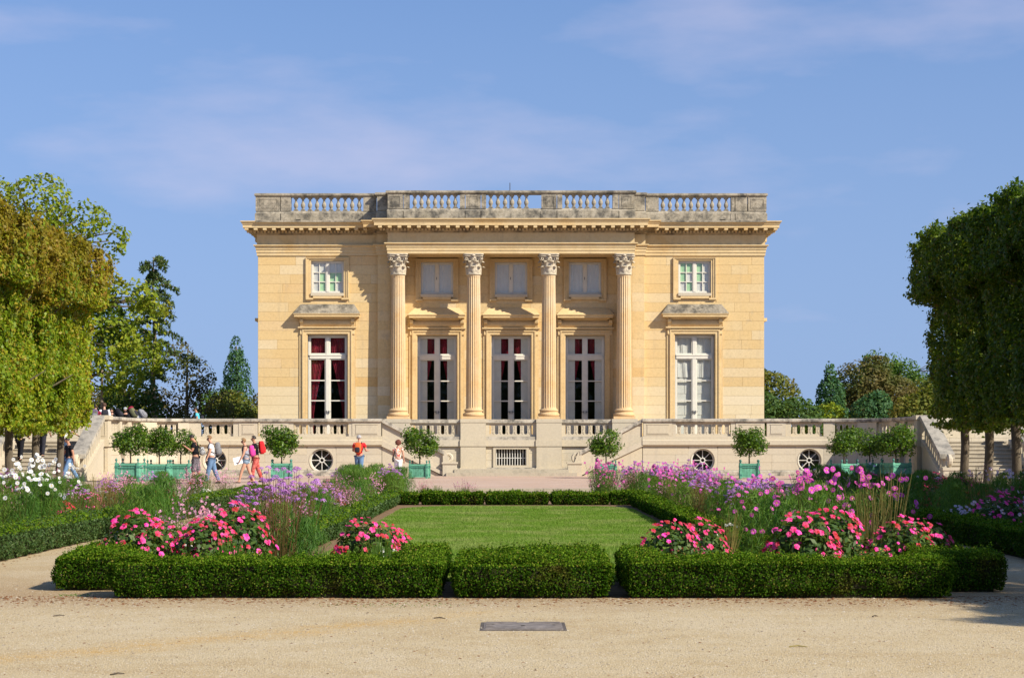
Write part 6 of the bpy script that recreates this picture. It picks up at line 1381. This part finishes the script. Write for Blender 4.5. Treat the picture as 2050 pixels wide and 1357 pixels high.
def person(label, loc, face, H, top, bottom, shoes, hair, legs=((12,8),(-12,4)), arms=((10,8,15),(-10,8,15)), lean=3, head=(0,0), sleeve=0.55, shorts=False, skin=0, tank=False, curly=False, cap=False, female=False, glasses=False):
    t = thing('person', label, 'person', loc, 'visitors'); t.rotation_euler = (0, 0, R(face))
    sw = (0.098 if female else 0.112)*H; hw = 0.048*H
    def dn(th, L_): return Vector((0, -math.sin(R(th))*L_, -math.cos(R(th))*L_))
    TH, SH, FT = 0.245*H, 0.245*H, 0.045*H
    pz = max(TH*math.cos(R(a))+SH*math.cos(R(a-b)) for a, b in legs)+FT
    up = Vector((0, -math.sin(R(lean)), math.cos(R(lean)))); P0 = Vector((0, 0, pz)); hp = R(lean+head[0]); hu = Vector((math.sin(R(head[1]))*0.2, -math.sin(hp), math.cos(hp))).normalized(); hf = Vector((math.sin(R(head[1])), -math.cos(hp)*math.cos(R(head[1])), -math.sin(hp)))
    V = [P0, P0+up*0.09*H, P0+up*0.20*H, P0+up*0.285*H, P0+up*0.33*H]; rd = [0.078, 0.066 if female else 0.070, 0.076 if female else 0.082, 0.047, 0.030]
    nk = V[4]; hc = nk+hu*0.072*H+hf*0.012*H
    V += [nk+hu*0.025*H+hf*0.018*H, hc, hc+hu*0.042*H-hf*0.008*H, hc+hf*0.058*H-hu*0.012*H]; rd += [0.038, 0.050, 0.040, 0.009]; E = [(0,1),(1,2),(2,3),(3,4),(4,5),(5,6),(6,7),(6,8)]
    info = {}
    for s, (a, b) in zip((1, -1), legs):
        hip = P0+Vector((s*hw, 0, -0.02*H)); kn = hip+dn(a, TH); an = kn+dn(a-b, SH); tilt = 0 if abs(an.z-FT) < 0.03*H else min(40, (an.z-FT)/H*260)
        toe = an+Vector((0, -0.095*H*math.cos(R(tilt)), -0.018*H-0.06*H*math.sin(R(tilt)))); heel = an+Vector((0, 0.028*H, -0.022*H))
        o = len(V); V += [hip, kn, an, toe, heel]; rd += [0.058, 0.036, 0.023, 0.018, 0.020]; E += [(0,o),(o,o+1),(o+1,o+2),(o+2,o+3),(o+2,o+4)]; info[('leg', s)] = (hip, kn, an, toe, heel)
    for s, (a, out, b) in zip((1, -1), arms):
        sh_ = P0+up*0.272*H+Vector((s*sw, 0, 0)); ua = dn(a+lean, 0.165*H); ua.x += s*math.sin(R(out))*0.165*H; el = sh_+ua; fa = dn(a+lean+b, 0.14*H); fa.x += s*math.sin(R(out))*0.05*H; wr = el+fa; fd = fa.normalized()
        o = len(V); V += [sh_, el, wr, wr+fd*0.035*H]; rd += [0.036, 0.026, 0.0165, 0.019]; E += [(2,o),(o,o+1),(o+1,o+2),(o+2,o+3)]
        pr_ = fd.cross(Vector((0, -1, 0.001))).normalized() if abs(fd.y) < 0.95 else Vector((s, 0, 0))
        for q in range(4):
            b0 = wr+fd*0.055*H+pr_*(q-1.5)*0.0115*H; cu = Vector((0, -0.3, -0.1))*0.03*H; L_ = (0.030, 0.036, 0.034, 0.026)[q]*H
            k_ = len(V); V += [b0, b0+fd*L_*0.6+cu*0.2, b0+fd*L_+cu*0.5]; rd += [0.0055, 0.005, 0.0042]; E += [(o+3,k_),(k_,k_+1),(k_+1,k_+2)]
        tb = wr+fd*0.02*H+pr_*(-s)*0.022*H; k_ = len(V); V += [tb, tb+fd*0.025*H+pr_*(-s)*0.008*H]; rd += [0.0065, 0.005]; E += [(o+2,k_),(k_,k_+1)]
        info[('arm', s)] = (sh_, el, wr, fd)
    skin_obj('body', V, E, [r_*H for r_ in rd], SK[skin], t)
    g = lambda r_: r_*H*1.10+0.008
    # upper garment
    pv = [P0-up*0.025*H, V[1], V[2], P0+up*0.262*H]; pr2 = [g(0.078), g(0.070), g(0.080), g(0.060 if not tank else 0.05)]; pe = [(0,1),(1,2),(2,3)]
    if not tank:
        for s in (1, -1):
            a, b, c, fd = info[('arm', s)]; o = len(pv)
            pts = [a, a.lerp(b, sleeve/0.5*0.5) if sleeve <= 1 else b] + ([c-fd*0.01*H] if sleeve > 1 else []); rr_ = [g(0.038), g(0.032)] + ([g(0.02)] if sleeve > 1 else [])
            pv += pts; pr2 += rr_; pe += [(2,o)]+[(o+i, o+i+1) for i in range(len(pts)-1)]
    skin_obj('shirt', pv, pe, pr2, C[top], t)
    # trousers or shorts
    pv = [P0+up*0.045*H]; pr2 = [g(0.070)]; pe = []
    for s in (1, -1):
        hip, kn, an, toe, heel = info[('leg', s)]; o = len(pv)
        pts = [hip, hip.lerp(kn, 0.42)] if shorts == 'short' else ([hip, kn, kn.lerp(an, 0.15)] if shorts else [hip, kn, an]); rr_ = [g(0.060), g(0.056)] if shorts == 'short' else ([g(0.062), g(0.050), g(0.046)] if shorts else [g(0.060), g(0.040), g(0.034)])
        pv += pts; pr2 += rr_; pe += [(0,o)]+[(o+i, o+i+1) for i in range(len(pts)-1)]
    skin_obj('trousers' if not shorts else 'shorts', pv, pe, pr2, C[bottom], t)
    for s in (1, -1):
        hip, kn, an, toe, heel = info[('leg', s)]; skin_obj('shoe', [an+Vector((0,0,-0.012*H)), toe, heel], [(0,1),(0,2)], [0.027*H, 0.022*H, 0.024*H], C[shoes], t, 1)
    # hair, ears, eyes
    vs_ = []; fs = []; n = 16; rr_ = random.Random(int(abs(loc[0]*100))); X_ = hu.cross(hf).normalized(); rad = 0.056*H*(1.35 if curly else 1.0); q = {}
    for j in range(n+1):
        ph = math.pi*j/n
        for i in range(2*n):
            th = math.pi*i/n; d = hu*math.cos(ph)+(hf*math.cos(th)+X_*math.sin(th))*math.sin(ph); vs_.append(hc+hu*0.012*H-hf*0.006*H+d*rad*(1+rr_.uniform(-0.03, 0.05)*(2.5 if curly else 1)))
    for j in range(n):
        ph = math.pi*(j+0.5)/n
        for i in range(2*n):
            th = math.pi*(i+0.5)/n; fwd = math.cos(th)*math.sin(ph); h_ = math.cos(ph)
            if (fwd > 0.25 and h_ < 0.48) or h_ < (-0.75 if (female or curly) else -0.42) or (fwd > 0.05 and h_ < -0.1 and not curly): continue
            fs.append((j*2*n+i, j*2*n+(i+1)%(2*n), (j+1)*2*n+(i+1)%(2*n), (j+1)*2*n+i))
    MB().add(vs_, fs).build('cap' if cap else 'hair', C['cap'] if cap else H_[hair], t, smooth=not curly, root=dummy)
    for s in (1, -1):
        e = MB(); rbox(e, hc+X_*s*0.050*H-hu*0.008*H, (0.006*H, 0.012*H, 0.018*H), 5, 0.9); e.build('ear', SK[skin], t, root=dummy)
        e = MB(); rbox(e, hc+hf*0.0475*H+X_*s*0.018*H+hu*0.004*H, (0.008*H if not glasses else 0.016*H, 0.005*H, 0.0055*H if not glasses else 0.010*H), 5, 0.9); e.build('eye' if not glasses else 'sunglasses_lens', C['phone'], t, root=dummy)
    e = MB(); rbox(e, hc+hf*0.046*H-hu*0.030*H, (0.014*H, 0.005*H, 0.004*H), 5, 0.9); e.build('mouth', H_['auburn'], t, root=dummy)
    info.update(P0=P0, up=up, chest=V[2], H=H, t=t, W=Matrix.Translation(loc) @ Matrix.Rotation(R(face), 4, 'Z')); return info
def held(name, label, cat, info, group=None):
    t = thing(name, label, cat, tuple(info['W'].translation), group); t.rotation_euler = info['t'].rotation_euler; ORG[t.name] = (0, 0, 0); return t
def backpack(info, label, main, pocket, size=(0.085, 0.052, 0.135), drop=0.0, tilt=0, strap='black', low=False, lid=None, printed=False):
    H = info['H']; t = held('backpack', label, 'backpack', info, 'bags carried by visitors'); up = info['up']; back = Vector((0, up.z, -up.y)); back.y = abs(back.y); c = info['chest']+up*(0.0-drop)*H+Vector((0, 1, 0.0))*0.0+Vector((0, up.z, -up.y)).normalized()*(0.082+size[1])*H
    m_ = Matrix.Translation(c) @ Matrix.Rotation(math.atan2(-up.y, up.z), 4, 'X')
    b = MB(); rbox(b, (0, 0, 0), tuple(s*H for s in size), 10, 0.55); b.xform(m_).build('bag_body', C[main], t, smooth=True)
    b = MB(); rbox(b, (0, size[1]*0.85*H, -size[2]*0.35*H), (size[0]*0.75*H, size[1]*0.5*H, size[2]*0.48*H), 8, 0.5); b.xform(m_).build('pocket', C[pocket], t, smooth=True)
    if lid: b = MB(); rbox(b, (0, -0.002, size[2]*0.95*H), (size[0]*0.95*H, size[1]*1.0*H, size[2]*0.25*H), 8, 0.55); b.xform(m_).build('lid', C[lid], t, smooth=True)
    if printed:
        b = MB()
        for (x0, x1, z0, z1) in ((-0.05,-0.02,0.03,0.075),(-0.02,0.0,0.03,0.06),(0.0,0.02,0.035,0.06),(0.02,0.05,0.03,0.075)): b.box(x0*H, x1*H-0.003, size[1]*0.98*H, size[1]*1.02*H, z0*H, z1*H)
        b.xform(m_).build('print', C['white'], t)
    for s in (-1, 1):
        x_ = s*0.055*H; sh_ = info['P0']+up*0.30*H; b = MB(); fw = Vector((0, -up.z, up.y)); q0 = c+Vector((x_, 0, 0))+up*size[2]*0.7*H-back*size[1]*0.8*H
        b.tube([q0, sh_+Vector((x_, 0.02*H, 0.0)), sh_+Vector((x_*1.02, 0, -0.008*H))+fw*0.035*H, info['chest']+Vector((x_*1.1, 0, 0.02*H))+fw*0.073*H, info['chest']+Vector((x_*1.35, 0, 0))-up*0.06*H+fw*0.052*H, c+Vector((x_*1.4, 0, 0))-up*size[2]*0.7*H-back*size[1]*0.6*H], 0.0085*H, 6); b.build('strap', C[strap], t)
    return t
def stz(Y): return PZ+0.155*(math.floor((Y-70.6)/0.395)+1)
def pl(px, Y, z): return (at(px, Y), Y, z)
p = person('person in black climbing the busy stairs with a printed black backpack', pl(40, 72.35, stz(72.35)), 178, 1.62, 'black', 'black', 'black', 'auburn', ((34,52),(-8,12)), ((6,12,20),(12,14,45)), 6, (4,0), 1.5, female=True)
backpack(p, 'black backpack with white print worn on the busy stairs', 'black', 'charcoal', printed=True, drop=0.02)
p = person('person in black climbing the busy stairs with a tan shoulder bag', pl(84, 72.75, stz(72.75)), 175, 1.66, 'black', 'charcoal', 'black', 'dark', ((30,55),(-6,8)), ((-4,10,15),(8,14,30)), 4, (0,0), 0.8, female=True)
t = held('shoulder_bag', 'boxy tan leather shoulder bag of the person on the busy stairs', 'bag', p, 'bags carried by visitors'); b = MB(); c = p['chest']+Vector((-0.10, 0.16, -0.17)); rbox(b, c, (0.17, 0.07, 0.12), 8, 0.35); b.build('bag_body', C['tan'], t, smooth=True); MB().tube([c+Vector((-0.14,0,0.1)), p[('arm', -1)][0]+Vector((0,0.06,0.09)), c+Vector((0.14,0,0.1))], 0.012, 6).build('strap', C['tan'], t)
p = person('person in a white T-shirt with a hand on the stair rail behind a lime trunk', pl(128, 72.9, stz(72.9)-0.155), 160, 1.60, 'white', 'dkjeans', 'black', 'brown', ((25,40),(-6,8)), ((20,10,20),(40,45,15)), 5, (0,0), 0.55, female=True)
p = person('man in black T-shirt and jeans striding past the foot of the stairs', pl(139, 69.3, PZ), -55, 1.76, 'black', 'jeans', 'charcoal', 'dark', ((26,8),(-22,10)), ((-18,10,12),(14,8,20)), 3, (14,-10), 0.6, skin=1)
t = held('sling_bag', 'black sling bag held by the man at the stair foot', 'bag', p, 'bags carried by visitors'); b = MB(); rbox(b, p[('arm', -1)][2]+Vector((-0.03, -0.02, -0.22)), (0.07, 0.13, 0.2), 8, 0.5); b.build('bag_body', C['black'], t, smooth=True); MB().tube([p[('arm', -1)][2]+Vector((0,0,-0.03)), p['chest']+Vector((-0.06,-0.15,0.02)), p['P0']+p['up']*0.30*1.76+Vector((0.05,0.02,0.02))], 0.012, 5).build('strap', C['black'], t)
p = person('dark-haired visitor with a mauve backpack on the terrace', pl(191, 81.6, TZ), 185, 1.66, 'maroon', 'dkjeans', 'black', 'dark', lean=4); backpack(p, 'mauve grey backpack of the dark-haired terrace visitor', 'mauve', 'grey')
p = person('visitor in a white shirt with a dark backpack on the terrace', pl(209, 81.9, TZ), 200, 1.74, 'white', 'dkjeans', 'black', 'brown', lean=3, sleeve=1.5); backpack(p, 'dark backpack over the white shirt on the terrace', 'charcoal', 'black', drop=0.05)
p = person('visitor in black bending forward on the terrace', pl(238, 83.0, TZ), -110, 1.66, 'black', 'charcoal', 'black', 'dark', ((14,10),(-4,4)), ((30,6,20),(35,6,20)), 34, (10,0), 1.5); backpack(p, 'bulky black backpack of the bending terrace visitor', 'black', 'charcoal', (0.09,0.06,0.14))
p = person('visitor in a grey cap bent under a large backpack on the terrace', pl(266, 83.2, TZ), -105, 1.68, 'black', 'charcoal', 'black', 'dark', ((14,10),(-4,4)), ((30,6,20),(35,6,20)), 34, (-8,0), 1.5, cap=True); backpack(p, 'large olive and maroon backpack under the grey cap', 'olive', 'charcoal', (0.09,0.07,0.15), lid='maroon')
p = person('stooping visitor in white with a grey backpack on the terrace', pl(287, 83.4, TZ), -120, 1.64, 'white', 'dkjeans', 'black', 'auburn', ((14,10),(-4,4)), ((30,6,20),(35,6,20)), 42, (10,0), 0.6); backpack(p, 'grey backpack of the stooping visitor in white', 'grey', 'grey', (0.10,0.06,0.15))
p = person('visitor in an aqua T-shirt walking alone on the terrace', pl(397, 83.6, TZ), -80, 1.62, 'aqua', 'dkjeans', 'black', 'dark', ((18,8),(-16,8)), ((-14,8,35),(16,8,30)), 10, (0,0), 0.55, skin=1); backpack(p, 'small dark backpack hanging low behind the aqua T-shirt', 'charcoal', 'black', (0.07,0.05,0.10), drop=0.10)
p = person('man in black T-shirt and camouflage shorts looking down at his phone', pl(392, 65.4, PZ), -84, 1.80, 'black', 'camo', 'red', 'dark', ((10,6),(-9,4)), ((10,3,112),(6,3,116)), 5, (30,0), 0.62, True, 1)
t = held('phone', 'black phone in the hands of the man in camouflage shorts', 'phone', p); b = MB(); c = (p[('arm', 1)][2]+p[('arm', -1)][2])/2+Vector((0, -0.06, 0.10)); b.box(c.x-0.04, c.x+0.04, c.y-0.006, c.y+0.006, c.z-0.07, c.z+0.07); b.build('phone_case', C['phone'], t)
backpack(p, 'black and white chequered backpack of the phone-reading man', 'plaid', 'plaid', (0.075,0.05,0.085), drop=0.09)
p = person('man in white T-shirt, jeans and sunglasses with a grey backpack', pl(424, 66.2, PZ), -80, 1.77, 'white', 'jeans', 'charcoal', 'fair', ((16,6),(-14,8)), ((6,6,14),(-6,6,10)), 4, (12,0), 0.6, glasses=True); backpack(p, 'grey backpack of the man in white T-shirt and jeans', 'grey', 'grey', (0.085,0.055,0.135), drop=0.02)
p = person('girl in tank top and denim shorts carrying a white clipboard', pl(493, 66.8, PZ), -78, 1.70, 'tank', 'ltdenim', 'charcoal', 'fair', ((24,10),(-16,10)), ((8,8,14),(2,8,20)), 6, (8,0), 0.5, 'short', 0, True, female=True); backpack(p, 'pink backpack of the girl in denim shorts', 'pink', 'pink', (0.085,0.055,0.125), drop=0.03)
t = held('clipboard', 'white clipboard held by the girl in denim shorts', 'clipboard', p); b = MB(); c = p[('arm', 1)][2]+Vector((-0.05, -0.06, 0.0)); b.box(-0.012, 0.012, -0.19, 0.13, -0.14, 0.12); b.xform(Matrix.Translation(c) @ Matrix.Rotation(0.25, 4, 'X')).build('paper_board', C['paper'], t); b = MB(); b.box(0.0125, 0.015, -0.12, -0.05, -0.10, -0.07); b.xform(Matrix.Translation(c) @ Matrix.Rotation(0.25, 4, 'X')).build('print', C['charcoal'], t)
p = person('visitor in black T-shirt and rust-red trousers beside the clipboard girl', pl(512, 68.2, PZ), -72, 1.76, 'black', 'rust', 'charcoal', 'dark', ((16,10),(-14,8)), ((10,6,20),(-6,6,14)), 5, (4,0), 0.6, skin=1); backpack(p, 'red backpack above the rust-red trousers', 'red', 'red', (0.09,0.06,0.14), drop=0.0)
p = person('white-haired man in red shirt and jeans facing the mansion', pl(719, 73.6, PZ), 172, 1.80, 'red', 'jeans', 'charcoal', 'white', ((8,6),(-7,4)), ((14,14,70),(10,12,80)), 2, (4,25), 0.6, skin=0); backpack(p, 'orange and grey backpack on the red shirt', 'orange', 'charcoal', (0.075,0.055,0.125), drop=0.03)
p = person('curly-haired woman in a patterned top and white trousers walking to the mansion', pl(797, 73.4, PZ), 180, 1.58, 'floral', 'white', 'charcoal', 'auburn', ((14,10),(-12,8)), ((4,10,40),(-8,12,12)), 3, (0,0), 0.5, female=True, curly=True)
t = held('handbag', 'small dark handbag slung beside the white trousers', 'bag', p, 'bags carried by visitors'); b = MB(); c = p['P0']+Vector((0.20, 0.0, -0.02)); rbox(b, c, (0.04, 0.09, 0.11), 7, 0.5); b.build('bag_body', C['charcoal'], t, smooth=True); MB().tube([c+Vector((0,-0.07,0.08)), p['P0']+p['up']*0.3*1.58+Vector((0.06,-0.02,0.02)), c+Vector((0,0.07,0.08))], 0.01, 5).build('strap', C['charcoal'], t)
